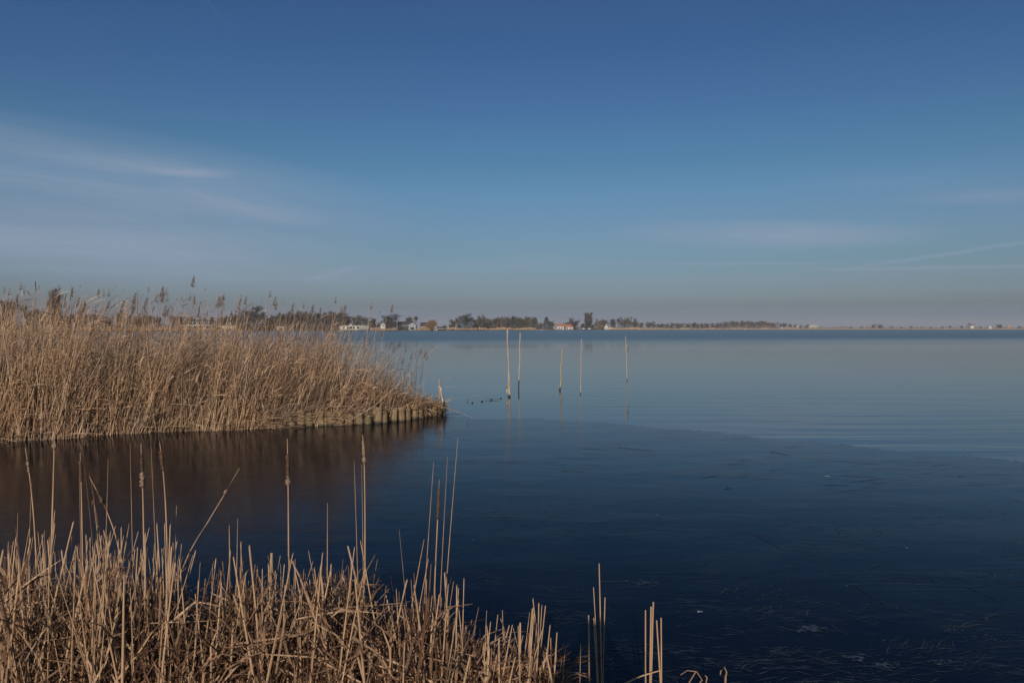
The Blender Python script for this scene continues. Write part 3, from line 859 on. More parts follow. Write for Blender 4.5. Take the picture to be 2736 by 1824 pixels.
while made < NS:
    if rnd.random() < .6:
        q = rnd.choice(clusters) + rnd.gauss(0, 16)
    else:
        q = rnd.uniform(-80, 1500)
    if q > 1510 or rnd.random() > np.interp(q, [0, 450, 500, 600, 1300, 1500], [1, 1, .7, .9, .8, .5]): continue
    dmax = nearD(q)
    d = 3.3 + (dmax - 3.3) * rnd.random() ** 1.25
    top = float(np.interp(q, env_x, env_y)) + rnd.expovariate(1 / 65.0) + rnd.uniform(-35, 12)
    z = Zt(top, d)
    if z < .25: continue
    rec = sv[made % 14]
    o = rec[0] if not rec[1] else copy_tree(rec[0])
    rec[1] = True
    lx = rnd.gauss(.04, .12); ly = rnd.gauss(0, .10)
    xt = X(q, d)
    o.location = (xt - math.sin(lx) * z, d, -.03)
    wd = rnd.choice([.33, .42, .42, .52, .52, .64, .80])
    o.scale = (wd, wd * 1.2, z + .03)
    o.rotation_euler = (ly, lx, rnd.uniform(-.5, .5))
    reg = [(60, 'at the left edge'), (140, 'left of the fluffy-tipped cattail'), (215, 'right of the fluffy-tipped cattail'), (300, 'by the steeply leaning cattail'), (380, 'left of the burst cattail head'), (450, 'right of the burst cattail head'), (560, 'under the long right-leaning stem'), (680, 'left of the middle cattail'), (770, 'just left of the middle cattail'), (860, 'right of the middle cattail'), (970, 'left of the slim spike reed'), (1060, 'right of the slim spike reed'), (1160, 'in the fan of tall blades'), (1260, 'right of the fan of tall blades'), (1380, 'near the low right end'), (1700, 'at the far right end')]
    wh = [t_ for e_, t_ in reg if q <= e_][0]
    szw = 'tall' if z > .85 else ('medium' if z > .6 else 'short')
    tkw = {.33: 'thin', .42: 'slim', .52: 'plain', .64: 'stout', .80: 'broad'}[wd]
    tlw = 'tilting far right' if lx > .19 else 'tilting right' if lx > .09 else ('tilting left' if lx < -.03 else ('almost upright' if abs(ly) > .08 else 'upright'))
    tag(o, szw + ' ' + tkw + ' cut stalk, ' + tlw + ', ' + wh + ' of the near reeds' if wh.startswith('at') else szw + ' ' + tkw + ' cut reed stalk, ' + tlw + ', ' + wh, 'reed stalk',
        'cut stalks on the left of the near bank' if q < 450 else ('cut stalks in the middle of the near bank' if q < 1000 else 'cut stalks on the right of the near bank'))
    made += 1

# litter: bent, broken and fallen leaves
def litter(n, zfun, wmul, lmul, seed, horiz=.5, xr=(-120, 1510), dmin=3.32):
    r = np.random.default_rng(seed)
    q = r.uniform(xr[0], xr[1], n)
    dm = np.array([nearD(a) for a in q])
    d = dmin + (dm - dmin + .05) * r.random(n)
    x0 = X(q, d)
    zt = zfun(q, d)
    z0 = zt * r.random(n) ** .8
    L = r.uniform(.16, .62, n) * lmul
    az_ = r.uniform(0, 6.283, n)
    el_ = np.where(r.random(n) < horiz, r.normal(.1, .35, n), r.normal(1.1, .3, n))
    dv = np.stack([np.cos(az_) * np.cos(el_), np.sin(az_) * np.cos(el_), np.sin(el_)], -1)
    K = 5; s = np.linspace(0, 1, K)
    P = np.zeros((n, K, 3)); P[:] = np.stack([x0, d, z0], -1)[:, None]
    # a kink somewhere along the leaf
    kink = r.uniform(.3, .8, n)
    az2 = az_ + r.normal(0, .8, n); el2 = el_ - np.abs(r.normal(.5, .6, n)) * (r.random(n) < .5)
    dv2 = np.stack([np.cos(az2) * np.cos(el2), np.sin(az2) * np.cos(el2), np.sin(el2)], -1)
    for j in range(K):
        a = np.minimum(s[j], kink) * L; b2 = np.maximum(s[j] - kink, 0) * L
        P[:, j] += dv * a[:, None] + dv2 * b2[:, None]
    P[..., 2] -= (L * r.uniform(0, .1, n))[:, None] * s ** 2
    P -= (P.mean(1, keepdims=True) - P[:, :1]) * .5
    P[..., 2] = np.clip(P[..., 2], .01, None)
    top = zt * 1.15 + .05
    P[..., 2] = np.minimum(P[..., 2], top[:, None])
    S = nrm(np.cross(dv, r.normal(0, 1, (n, 3))))
    W = (r.uniform(.0025, .0068, n) * wmul)[:, None] * np.array([.8, 1, 1, .85, .35])
    return ribbons(P, W, S), (P, W)
def zl(q, d):
    top = np.interp(q, env_x, env_y) + np.interp(q, [0, 500, 650, 1000, 1100, 1500], [120, 190, 120, 110, 160, 140])
    z = EYE - (top - HZ) * d / F
    return np.clip(z * (.80 + .2 * np.sin(q * .021) * np.sin(q * .05)), .05, .8)
g1, _ = litter(3800, zl, .8, .85, 5, .4)
g2, _ = litter(3600, zl, .95, 1.15, 6, .3)
# dense lower thatch
g3, _ = litter(3400, lambda q, d: zl(q, d) * .5, .8, .7, 7, .6)
V, Q = join(g1, g2, g3)
tag(mesh_obj('reed_litter', V, Q, M['litter']), 'tangle of broken brown leaves and stems under the near bank stalks', 'reed litter', kind='stuff')

# fine standing stubble between the stalks
ns_ = 800
q = rng.uniform(-120, 1500, ns_); q = np.where(rng.random(ns_) < .5, np.array(clusters)[rng.integers(0, len(clusters), ns_)] + rng.normal(0, 22, ns_), q)
q = q[q < 1490]; ns_ = len(q)
d = 3.4 + (np.array([nearD(a) for a in q]) - 3.35) * rng.random(ns_)
tp_ = np.interp(q, env_x, env_y) + rng.uniform(20, 330, ns_)
z = EYE - (tp_ - HZ) * d / F
ok = z > .12
q, d, z = q[ok], d[ok], z[ok]; ns_ = len(q)
s = np.linspace(0, 1, 5)
P = np.zeros((ns_, 5, 3)); P[..., 0] = X(q, d)[:, None] + (z * rng.normal(.02, .14, ns_))[:, None] * s
P[..., 1] = d[:, None] + (z * rng.normal(0, .12, ns_))[:, None] * s; P[..., 2] = -.02 + (z + .02)[:, None] * s
an = rng.normal(0, .6, ns_)
V, Q = ribbons(P, rng.uniform(.0016, .0048, ns_)[:, None] * np.array([1.2, 1.1, 1, .9, .55]), np.stack([np.cos(an), np.sin(an), an * 0], -1))
tag(mesh_obj('reed_stubble', V, Q, M['litter']), 'fine brown standing stubble between the thicker cut stalks of the near bank', 'reed stubble', kind='stuff')

# the long stalks and cattails that rise out of the clump
def stem(name, path, r0, r1, m, parent=None, flat=.6):
    """path: list of (px,py,D); origin at the first point"""
    P = np.array([[X(a, d), d, Zt(b_, d)] for a, b_, d in path])
    # smooth through the points
    t = np.linspace(0, 1, len(P)); tt = np.linspace(0, 1, 12)
    Pi = np.stack([np.interp(tt, t, P[:, i]) for i in range(3)], -1)
    for _ in range(3): Pi[1:-1] = (Pi[:-2] + Pi[1:-1] * 2 + Pi[2:]) / 4
    org = Pi[0].copy()
    V, Q = tubes((Pi - org)[None], np.interp(tt, [0, .6, 1], [r0 * .66, (r0 + r1) * .30, r1 * .62])[None], 6)
    o = mesh_obj(name, V, Q, m, parent, True)
    o.location = org
    return o, Pi
def base_py(d): return HZ + EYE * F / d
def head(parent, Pi, org, py0, py1, r, m, lump=.1, name='seed_head', d=4.2):
    """seed head on the part of the stem between two rows"""
    zt_, zb = Zt(py0, d), Zt(py1, d)
    K = 14
    zs = np.linspace(zb, zt_, K)
    order = np.argsort(Pi[:, 2])
    P = np.stack([np.interp(zs, Pi[order, 2], Pi[order, 0]), np.interp(zs, Pi[order, 2], Pi[order, 1]), zs], -1)
    R = r * np.array([.25] + [1] * (K - 2) + [.25]) * (1 + rng.normal(0, lump, K))
    V, Q = tubes((P - org)[None], R[None], 9)
    V = V + rng.normal(0, r * lump * .5, V.shape)
    return mesh_obj(name, V, Q, m, parent, True)
GT = 'tall cattail stems rising above the near bank'
def cattail(path, r0, r1, label, heads, leaf=None):
    o, Pi = stem('cattail', path, r0, r1, M['stalk'])
    org = np.array(o.location)
    d = path[-1][2]
    for (a, b_, r, mk, lump, nm) in heads:
        head(o, Pi, org, a, b_, r, M[mk], lump, nm, d)
    tag(o, label, 'cattail', GT)
    return o
cattail([(95, base_py(4.5), 4.5), (90, 1450, 4.5), (78, 1290, 4.5), (64, 1196, 4.5)], .008, .003, 'left-leaning cattail with a thin ragged head, leftmost of the tall stems', [(1222, 1262, .0075, 'fluff', .35, 'seed_head')])
cattail([(118, base_py(4.3), 4.3), (130, 1500, 4.3), (138, 1300, 4.3), (143, 1158, 4.3)], .011, .004, 'thick reddish cattail stem with a fluffy head at its tip, left side', [(1160, 1204, .0085, 'fluff', .4, 'seed_head')])
cattail([(214, base_py(4.4), 4.4), (215, 1450, 4.4), (213, 1300, 4.4), (211, 1208, 4.4)], .008, .003, 'straight cattail with a narrow brown spotted head', [(1230, 1288, .008, 'cattail', .3, 'seed_head')])
cattail([(379, base_py(4.2), 4.2), (380, 1450, 4.2), (378, 1300, 4.2), (374, 1186, 4.2)], .009, .003, 'cattail with a long burst fluffy seed head', [(1213, 1262, .009, 'cattail', .3, 'seed_head'), (1262, 1308, .0115, 'fluff', .45, 'burst_fluff')])
cattail([(444, base_py(4.3), 4.3), (443, 1450, 4.3), (436, 1280, 4.3), (424, 1180, 4.3)], .009, .003, 'slightly left-leaning cattail with a thin mottled head', [(1203, 1260, .0085, 'cattail', .35, 'seed_head')])
cattail([(768, base_py(4.1), 4.1), (768, 1500, 4.1), (768, 1300, 4.1), (766, 1172, 4.1)], .009, .003, 'tall cattail in the middle with a dark head burst into white fluff below', [(1213, 1274, .0095, 'cattail', .12, 'seed_head'), (1272, 1296, .0105, 'fluff', .45, 'burst_fluff')])
cattail([(970, base_py(4.15), 4.15), (974, 1450, 4.15), (973, 1250, 4.15), (968, 1162, 4.15)], .009, .003, 'tall reed with a slim pale seed spike right of the middle', [(1176, 1246, .008, 'fluff', .25, 'seed_head')])
cattail([(1150, base_py(4.1), 4.1), (1160, 1560, 4.1), (1168, 1400, 4.1), (1173, 1282, 4.1)], .009, .002, 'cattail with an intact slim dark brown head among the right-hand tall blades', [(1305, 1390, .0085, 'cattail', .06, 'seed_head')])
cattail([(345, base_py(4.6), 4.6), (318, 1468, 4.6), (280, 1360, 4.6), (234, 1272, 4.6)], .008, .003, 'cattail leaning steeply left with a dark ragged head', [(1310, 1368, .009, 'cattail', .4, 'seed_head')])
cattail([(425, base_py(4.3), 4.3), (470, 1520, 4.3), (560, 1385, 4.2), (637, 1252, 4.1)], .0085, .003, 'long stem leaning far right with a small seed tuft near its tip', [(1314, 1326, .008, 'fluff', .5, 'seed_tuft')])
cattail([(262, base_py(4.8), 4.8), (258, 1450, 4.8), (246, 1342, 4.8)], .005, .003, 'short dark stem ending in a small round seed ball', [(1337, 1350, .013, 'cattail', .2, 'seed_ball')])
blades = [
    (345, 1183, 352, 4.4, .0045, 0), (400, 1163, 420, 4.4, .0045, 0), (286, 1225, 268, 4.5, .005, 0), (208, 1262, 213, 4.6, .004, 0), (235, 1260, 300, 4.7, .003, 0), (222, 1245, 262, 4.9, .002, 0),
    (1223, 1170, 1172, 4.1, .0062, 1), (1195, 1220, 1165, 4.2, .0048, 1), (1158, 1235, 1118, 4.1, .0058, 1), (945, 1230, 960, 4.2, .0055, 0), (873, 1345, 870, 4.2, .0085, 0),
    (1065, 1415, 1100, 4.2, .0035, 0), (1132, 1443, 1060, 4.05, .009, 1), (632, 1386, 622, 4.2, .007, 0), (609, 1405, 612, 4.2, .011, 0), (468, 1352, 455, 4.4, .0075, 0), (42, 1372, 30, 4.6, .006, 0), (80, 1290, 60, 4.7, .005, 0),
    (722, 1480, 726, 3.9, .015, 0), (965, 1240, 972, 4.0, .004, 0), (1440, 1615, 1436, 3.9, .007, 2), (1458, 1622, 1430, 3.9, .006, 2), (1602, 1508, 1612, 3.75, .0085, 3), (1587, 1572, 1606, 3.8, .0065, 3), (1574, 1648, 1578, 3.7, .011, 3), (1588, 1655, 1604, 3.7, .009, 3), (1618, 1600, 1612, 4.0, .009, 3), (1553, 1724, 1548, 3.6, .005, 3),
    (1727, 1634, 1728, 3.6, .010, 4), (1742, 1625, 1738, 3.55, .012, 4), (1748, 1612, 1739, 3.55, .011, 4), (1769, 1655, 1772, 3.5, .010, 4), (1757, 1662, 1778, 3.5, .010, 4), (1727, 1745, 1732, 3.5, .006, 4)]
bl_lab = {0: ('tall thin dry blade standing above the near bank stalks', 'thin tall blades of the near bank'),
          1: ('very tall pale blade in the fan of blades', 'fan of tall pale blades'),
          2: ('pale upright blade at the right end of the near bank clump', 'blades at the right end of the near clump'),
          3: ('pale blade in the left small tuft standing in dark ice', 'left small tuft in the ice'),
          4: ('broad cut blade in the rightmost small tuft', 'rightmost small tuft in the ice')}
bl_n = {}
for (tx, ty, bx_, d, r, g) in blades:
    r = r * (.72 if g >= 3 else 1)
    pth = [(bx_, base_py(d) + 8, d), (bx_ + (tx - bx_) * .45, (base_py(d) + ty) / 2, d), (tx, ty, d)]
    o, _ = stem('reed_blade', pth, r, r * (.25 if g < 3 and ty < 1480 else .8), M['stalk'])
    bl_n[g] = bl_n.get(g, 0) + 1
    sz_ = (' tall' if ty < 1300 else ' low')
    tot_ = sorted([t_ for t_ in blades if t_[5] == g])
    tag(o, NTH[[t_[:4] for t_ in tot_].index((tx, ty, bx_, d))] + ' from the left: ' + bl_lab[g][0], 'reed blade', bl_lab[g][1])
# curled twigs at the bottom edge
def twig(name, paths, label, r=.004):
    root = empty(name, (X(paths[0][0][0], 3.6), 3.6, 0.05))
    for pth in paths:
        P = np.array([[X(a, 3.6), 3.6, Zt(b_, 3.6)] for a, b_ in pth]) - np.array(root.location)
        V, Q = tubes(P[None], (np.linspace(r, r * .6, len(P)) * (1 + rng.normal(0, .15, len(P))))[None], 6)
        mesh_obj('shoot', V, Q, M['litter'], root, True)
    tag(root, label, 'twig')
twig('curled_twig', [[(1822, 1905), (1880, 1822), (1865, 1800), (1840, 1797), (1822, 1809)], [(1845, 1830), (1862, 1802)], [(1888, 1850), (1893, 1815), (1888, 1811)]], 'dry curled twig with side shoots at the lower edge, right of the small tufts')
twig('hooked_twig', [[(1942, 1900), (1943, 1815), (1946, 1802), (1940, 1788), (1930, 1798), (1929, 1808)]], 'short hooked twig standing at the lower edge, rightmost on the bank', .006)
o, _ = stem('reed_blade', [(1660, 1840, 3.5), (1700, 1818, 3.5), (1735, 1806, 3.5), (1768, 1797, 3.5)], .007, .005, M['stalk'])
tag(o, 'fallen blade leaning across the foot of the rightmost small tuft', 'reed blade')

# ------------------------------------------------------------------ frost and debris on the ice
fl = []; flw = []
def flake(px_, py_, w_, h_, n, store, smin, smax, big=0):
    n = max(1, int(n * 1.8)) if n > 2 else n
    for i in range(n):
        a = px_ + rng.normal() * w_ * .45; b_ = py_ + rng.normal() * h_ * .45
        x, y = G(a, b_)
        r = (smin + (smax - smin) * rng.random() ** 2.5) * .75
        kk = 9; an = np.arange(kk) * 2 * np.pi / kk
        rr = r * np.clip(1 + rng.normal(0, .5, kk), .2, 2)
        store.append([(x + math.cos(t) * q * 1.1, y + math.sin(t) * q * .8, .0085 + .0003 * (i % 5)) for t, q in zip(an, rr)])
for (a, b_, w_, h_, n, s1, s2) in [(1722, 1563, 46, 12, 30, .006, .018), (1662, 1576, 20, 5, 5, .006, .014), (1545, 1580, 20, 6, 4, .003, .008), (2175, 1687, 36, 10, 22, .012, .03), (1820, 1636, 60, 20, 22, .003, .007), (1815, 1678, 50, 14, 10, .003, .007), (2285, 1766, 40, 10, 10, .01, .028), (2380, 1790, 40, 12, 10, .008, .024), (2525, 1775, 46, 10, 10, .006, .02), (2650, 1712, 70, 14, 16, .005, .012), (2540, 1690, 50, 14, 10, .003, .008), (2340, 1790, 70, 22, 24, .003, .006), (2240, 1575, 100, 16, 10, .003, .007), (2400, 1470, 90, 10, 6, .004, .01), (1640, 1790, 40, 20, 6, .008, .018), (1700, 1720, 110, 30, 8, .003, .006), (1945, 1308, 22, 4, 4, .01, .03)]:
    flake(a, b_, w_, h_, n, fl, s1, s2)
for (a, b_, w_, h_, n, s1, s2) in [(1870, 1641, 14, 4, 7, .005, .012), (2213, 1275, 6, 1, 3, .015, .03), (1755, 1379, 1, 1, 1, .010, .012), (1262, 1446, 2, 1, 1, .006, .009), (1722, 1560, 30, 8, 10, .002, .004), (2560, 1690, 40, 10, 6, .002, .005), (2350, 1790, 60, 16, 8, .002, .004), (2425, 1468, 8, 2, 3, .004, .008), (1543, 1581, 2, 1, 1, .004, .005), (2268, 1570, 3, 1, 2, .004, .006)]:
    flake(a, b_, w_, h_, n, flw, s1, s2)
def poly_obj(name, polys, m):
    V, Fc = [], []
    for p in polys:
        Fc.append(tuple(range(len(V), len(V) + len(p)))); V += p
    return mesh_obj(name, V, Fc, m)
tag(poly_obj('frost_patches', fl, M['frost']), 'faint grey-blue frost bubbles trapped in the dark ice', 'frost', kind='stuff')
tag(poly_obj('frost_specks', flw, M['frostw']), 'small white frost specks on the dark ice', 'frost', kind='stuff')
# needles and scratches in the ice surface
M['needle'] = island("ice_needles", [(0, (.010, .016, .026)), (.8, (.035, .048, .065)), (1, (.07, .09, .11))], .5)
M['scratch'] = simple('dark_scratches', (.008, .013, .022), .6, .3, 5, .2)
def scratches(n, ncl, rows, cols, lmin, lmax, wmin, wmax, m, name, label, sprd, ang):
    ca = rng.uniform(*cols, ncl); cb = rows[0] + (rows[1] - rows[0]) * rng.random(ncl) ** .8
    ci = rng.integers(0, ncl, n)
    a = ca[ci] + rng.normal(0, sprd, n); b_ = cb[ci] + rng.normal(0, sprd * .18, n)
    dd = EYE * F / (b_ - HZ); x0 = X(a, dd)
    th = rng.normal(0, ang, ncl)[ci] + rng.normal(0, .28, n)
    L = rng.uniform(lmin, lmax, n)
    ss = np.linspace(-.5, .5, 4)
    P = np.zeros((n, 4, 3)); P[..., 0] = x0[:, None] + (np.cos(th) * L)[:, None] * ss; P[..., 1] = dd[:, None] + (np.sin(th) * L)[:, None] * ss + rng.normal(0, .006, (n, 4))
    P[..., 2] = .0075 + rng.uniform(0, .0015, n)[:, None]
    ok = (dd + .62 * x0 < 15.6) & (dd > 3.6)
    P = P[ok]; n = len(P)
    V, Q = ribbons(P, rng.uniform(wmin, wmax, n)[:, None] * np.array([.2, 1, 1, .2]), np.stack([-np.sin(th[ok]), np.cos(th[ok]), th[ok] * 0], -1))
    tag(mesh_obj(name, V, Q, m), label, 'ice texture', kind='stuff')
scratches(2600, 70, (1330, 1850), (1150, 2800), .03, .16, .0012, .0028, M['needle'], 'ice_needles', 'fine pale frost needles scattered over the dark near ice', 70, .35)
scratches(230, 18, (1135, 1300), (1200, 2800), .12, .6, .002, .0045, M['scratch'], 'ice_scratches', 'dark hairline scratches in the ice near its open-water edge', 90, .15)
M['stick'] = simple("frozen_stem", (.022, .03, .04), 0.5, 0.4, 30)
sticks = [[(2275, 1568), (2335, 1565)], [(2287, 1570), (2378, 1625)], [(2587, 1573), (2690, 1616)], [(2587, 1573), (2640, 1569)], [(1912, 1568), (1975, 1596)], [(2330, 1524), (2352, 1513), (2390, 1526)], [(1960, 1420), (2080, 1440), (2200, 1462)], [(2020, 1432), (2090, 1470)], [(2160, 1495), (2230, 1508)], [(2295, 1662), (2360, 1650)], [(2630, 1660), (2710, 1642)], [(1888, 1770), (1928, 1790)], [(1890, 1768), (1922, 1784)], [(1500, 1260), (1560, 1262)], [(1650, 1196), (1740, 1206)], [(1560, 1200), (1625, 1203)], [(2060, 1208), (2110, 1218)], [(1600, 1560), (1690, 1558)]]
for i, p_ in enumerate(sticks):
    P = np.array([[*G(a, b_), .010] for a, b_ in p_])
    K = 6; t = np.linspace(0, 1, len(P)); tt = np.linspace(0, 1, K)
    P = np.stack([np.interp(tt, t, P[:, c]) for c in range(3)], -1); org = P[0].copy()
    P[:, :2] += rng.normal(0, .004, (K, 2))
    rr_ = .0028 if p_[0][1] > 1300 else .005
    V, Q = tubes((P - org)[None], np.linspace(rr_, rr_ * .5, K)[None], 5)
    V[:, 2] *= .5
    o = mesh_obj('frozen_stem', V, Q, M['stick']); o.location = org
    tag(o, ['thin', 'bent', 'short', 'long'][i % 4] + ' dark stem frozen into the ice, ' + NTH[sorted(range(len(sticks)), key=lambda k_: sticks[k_][0][1]).index(i)] + ' nearest the stakes', 'reed stem', 'stems frozen into the ice')

# ------------------------------------------------------------------ the photographer on the bank, whose shadow falls on the small tufts
def skin_mesh(name, pts, edges, rad, root, m, parent=None, sub=2):
    me = bpy.data.meshes.new(name)
    me.from_pydata(pts, edges, [])
    o = bpy.data.objects.new(name, me); C.objects.link(o)
    if parent is not None: o.parent = parent
    sk = o.modifiers.new('skin', 'SKIN')
    sk.use_smooth_shade = True
    for i, r in enumerate(rad):
        me.skin_vertices[0].data[i].radius = (r, r) if not isinstance(r, tuple) else r
        me.skin_vertices[0].data[i].use_root = (i == root)
    sb = o.modifiers.new('sub', 'SUBSURF'); sb.levels = sub; sb.render_levels = sub
    me.materials.append(m)
    return o
M['skin'] = simple('skin', (.42, .26, .19), .55, .08, 6)
M['jacket'] = simple('dark_jacket', (.03, .035, .045), .9, .3, 8)
M['jeans'] = simple('blue_jeans', (.05, .07, .11), .9, .3, 8)
M['boots'] = simple('brown_boots', (.06, .04, .03), .7, .3, 8)
M['hair'] = simple('brown_hair', (.05, .033, .022), .8, .4, 40)
ph = empty('person_base', (0, -.41, .36)); ph.name = 'person'
bp = [(0, 0, .95), (0, 0, 1.12), (0, -.01, 1.30), (0, -.01, 1.44), (0, .0, 1.52), (0, .02, 1.58), (0, .03, 1.68), (0, .02, 1.77)]
be = [(0, 1), (1, 2), (2, 3), (3, 4), (4, 5), (5, 6), (6, 7)]
br = [(.15, .11), (.14, .105), (.16, .11), (.13, .09), .055, .062, .085, .05]
for sg in (-1, 1):
    b0 = len(bp)
    bp += [(sg * .17, -.01, 1.42), (sg * .25, .06, 1.22), (sg * .17, .22, 1.42), (sg * .10, .26, 1.56), (sg * .075, .27, 1.62)]
    br += [.062, .045, .036, .026, .034]
    be += [(3, b0), (b0, b0 + 1), (b0 + 1, b0 + 2), (b0 + 2, b0 + 3), (b0 + 3, b0 + 4)]
    palm = b0 + 4
    for q in range(4):      # four fingers bent round the camera body
        f0 = len(bp)
        bp += [(sg * (.078 - .012 * q), .29, 1.640 + .018 * q), (sg * (.058 - .012 * q), .315, 1.648 + .018 * q), (sg * (.036 - .008 * q), .315, 1.648 + .018 * q)]
        br += [.009, .0085, .007]
        be += [(palm, f0), (f0, f0 + 1), (f0 + 1, f0 + 2)]
    f0 = len(bp)            # the thumb
    bp += [(sg * .07, .245, 1.60), (sg * .045, .235, 1.615)]; br += [.011, .009]; be += [(palm, f0), (f0, f0 + 1)]
    l0 = len(bp)
    bp += [(sg * .10, 0, .86), (sg * .12, .02, .50), (sg * .13, -.02, .10), (sg * .14, .02, .04), (sg * .15, .14, .035)]
    br += [.088, .062, .045, .045, .032]
    be += [(0, l0), (l0, l0 + 1), (l0 + 1, l0 + 2), (l0 + 2, l0 + 3), (l0 + 3, l0 + 4)]
skin_mesh('body', bp, be, br, 0, M['skin'], ph)
# clothes follow the body
jp = [(0, 0, .80), (0, 0, 1.12), (0, -.01, 1.30), (0, -.01, 1.45), (0, 0, 1.53)]
je = [(0, 1), (1, 2), (2, 3), (3, 4)]; jr = [(.175, .135), (.17, .13), (.185, .13), (.15, .105), .075]
for sg in (-1, 1):
    b0 = len(jp); jp += [(sg * .18, -.01, 1.43), (sg * .26, .06, 1.21), (sg * .17, .22, 1.42), (sg * .115, .25, 1.52)]; jr += [.082, .062, .052, .042]
    je += [(3, b0), (b0, b0 + 1), (b0 + 1, b0 + 2), (b0 + 2, b0 + 3)]
skin_mesh('jacket', jp, je, jr, 0, M['jacket'], ph)
tp_l = [(0, 0, .96)]; te = []; tr = [(.12, .10)]
for sg in (-1, 1):
    b0 = len(tp_l); tp_l += [(sg * .09, 0, .80), (sg * .12, .02, .50), (sg * .13, -.02, .13)]; tr += [.10, .078, .066]
    te += [(0, b0), (b0, b0 + 1), (b0 + 1, b0 + 2)]
skin_mesh('trousers', tp_l, te, tr, 0, M['jeans'], ph)
for sg in (-1, 1):
    skin_mesh('boot', [(sg * .13, -.03, .16), (sg * .135, -.02, .05), (sg * .15, .15, .04)], [(0, 1), (1, 2)], [.06, .058, .045], 0, M['boots'], ph)
skin_mesh('hair', [(0, -.02, 1.64), (0, -.01, 1.72), (0, .01, 1.775)], [(0, 1), (1, 2)], [.082, .096, .062], 0, M['hair'], ph)
for sg in (-1, 1):
    skin_mesh('eye', [(sg * .032, .108, 1.665), (sg * .032, .114, 1.665)], [(0, 1)], [.012, .006], 0, M['rope'], ph, 1)
skin_mesh('nose', [(0, .10, 1.665), (0, .125, 1.635), (0, .105, 1.625)], [(0, 1), (1, 2)], [.010, .014, .010], 0, M['skin'], ph, 1)
V, Q = boxes([(-.065, .065, .25, .30, 1.60, 1.69), (-.03, .03, .30, .345, 1.615, 1.675)])
dev = mesh_obj('handheld_camera', V * 1.0, Q, M['black'])
dev.location = (0, -.42, .36)
tag(dev, 'small black camera held up in both hands by the photographer', 'camera')
tag(ph, 'person in dark jacket and jeans standing on the bank, holding up a camera', 'person')

# ------------------------------------------------------------------ far shore: reed belt
bl = []
def belt(px0, px1, h, off0, off1, dens):
    n = int((px1 - px0) * dens)
    q = rng.uniform(px0, px1, n)
    d = np.array([shoreD(a) for a in q]) + rng.uniform(off0, off1, n)
    hh = h * (.75 + .2 * np.sin(q * .09) + .12 * np.sin(q * .37) + rng.normal(0, .12, n))
    sc_ = d / 1000.0
    P = np.zeros((n, 3, 3)); s3 = np.array([0, .6, 1])
    P[..., 0] = X(q, d)[:, None] + rng.normal(.1, .25, n)[:, None] * s3
    P[..., 1] = d[:, None]
    P[..., 2] = .2 + hh[:, None] * s3
    W = (rng.uniform(.12, .4, n) * sc_)[:, None] * np.array([1, .8, .15])
    an = rng.normal(0, .7, n)
    return ribbons(P, W, np.stack([np.cos(an), np.sin(an), an * 0], -1))
for a in [(-1500, 640, 3.0, .5, 8, 3.2), (990, 1062, 2.6, 1, 8, 6), (1108, 1150, 2.2, 1, 7, 6), (1185, 1275, 2.6, 1, 9, 6), (1278, 1430, 2.9, 1, 9, 6), (1425, 1480, 1.2, 1, 9, 5), (1480, 1530, 1.6, 1, 9, 5), (1628, 1740, 3.3, 1, 12, 7), (1740, 2200, 2.7, 1, 25, 4.5), (2200, 3000, 2.3, 1, 30, 4)]:
    bl.append(belt(*a))
V, Q = join(*bl)
tag(mesh_obj('far_reed_belt', V, Q, M['belt']), 'narrow belt of pale dry reeds along the far shore', 'reed belt', kind='stuff')
# dark undergrowth behind
ug = []
for (a0, a1, h, o0, o1, dn) in [(-1500, 620, 5, 15, 40, 2.0), (630, 1000, 7, 20, 50, 5), (1000, 1265, 3.0, 15, 45, 3), (1265, 1430, 6.5, 12, 45, 5), (1430, 1480, 3.6, 12, 45, 3), (1530, 1760, 4.5, 15, 50, 3), (1760, 1925, 6, 120, 300, 5), (1925, 2080, 9, 300, 450, 5), (2080, 3000, 5, 300, 700, 4)]:
    ug.append(belt(a0, a1, h, o0, o1, dn))
V, Q = join(*ug)
tag(mesh_obj('far_undergrowth', V, Q, M['twig_brown']), 'low brown scrub behind the reeds of the far shore', 'scrub', kind='stuff')

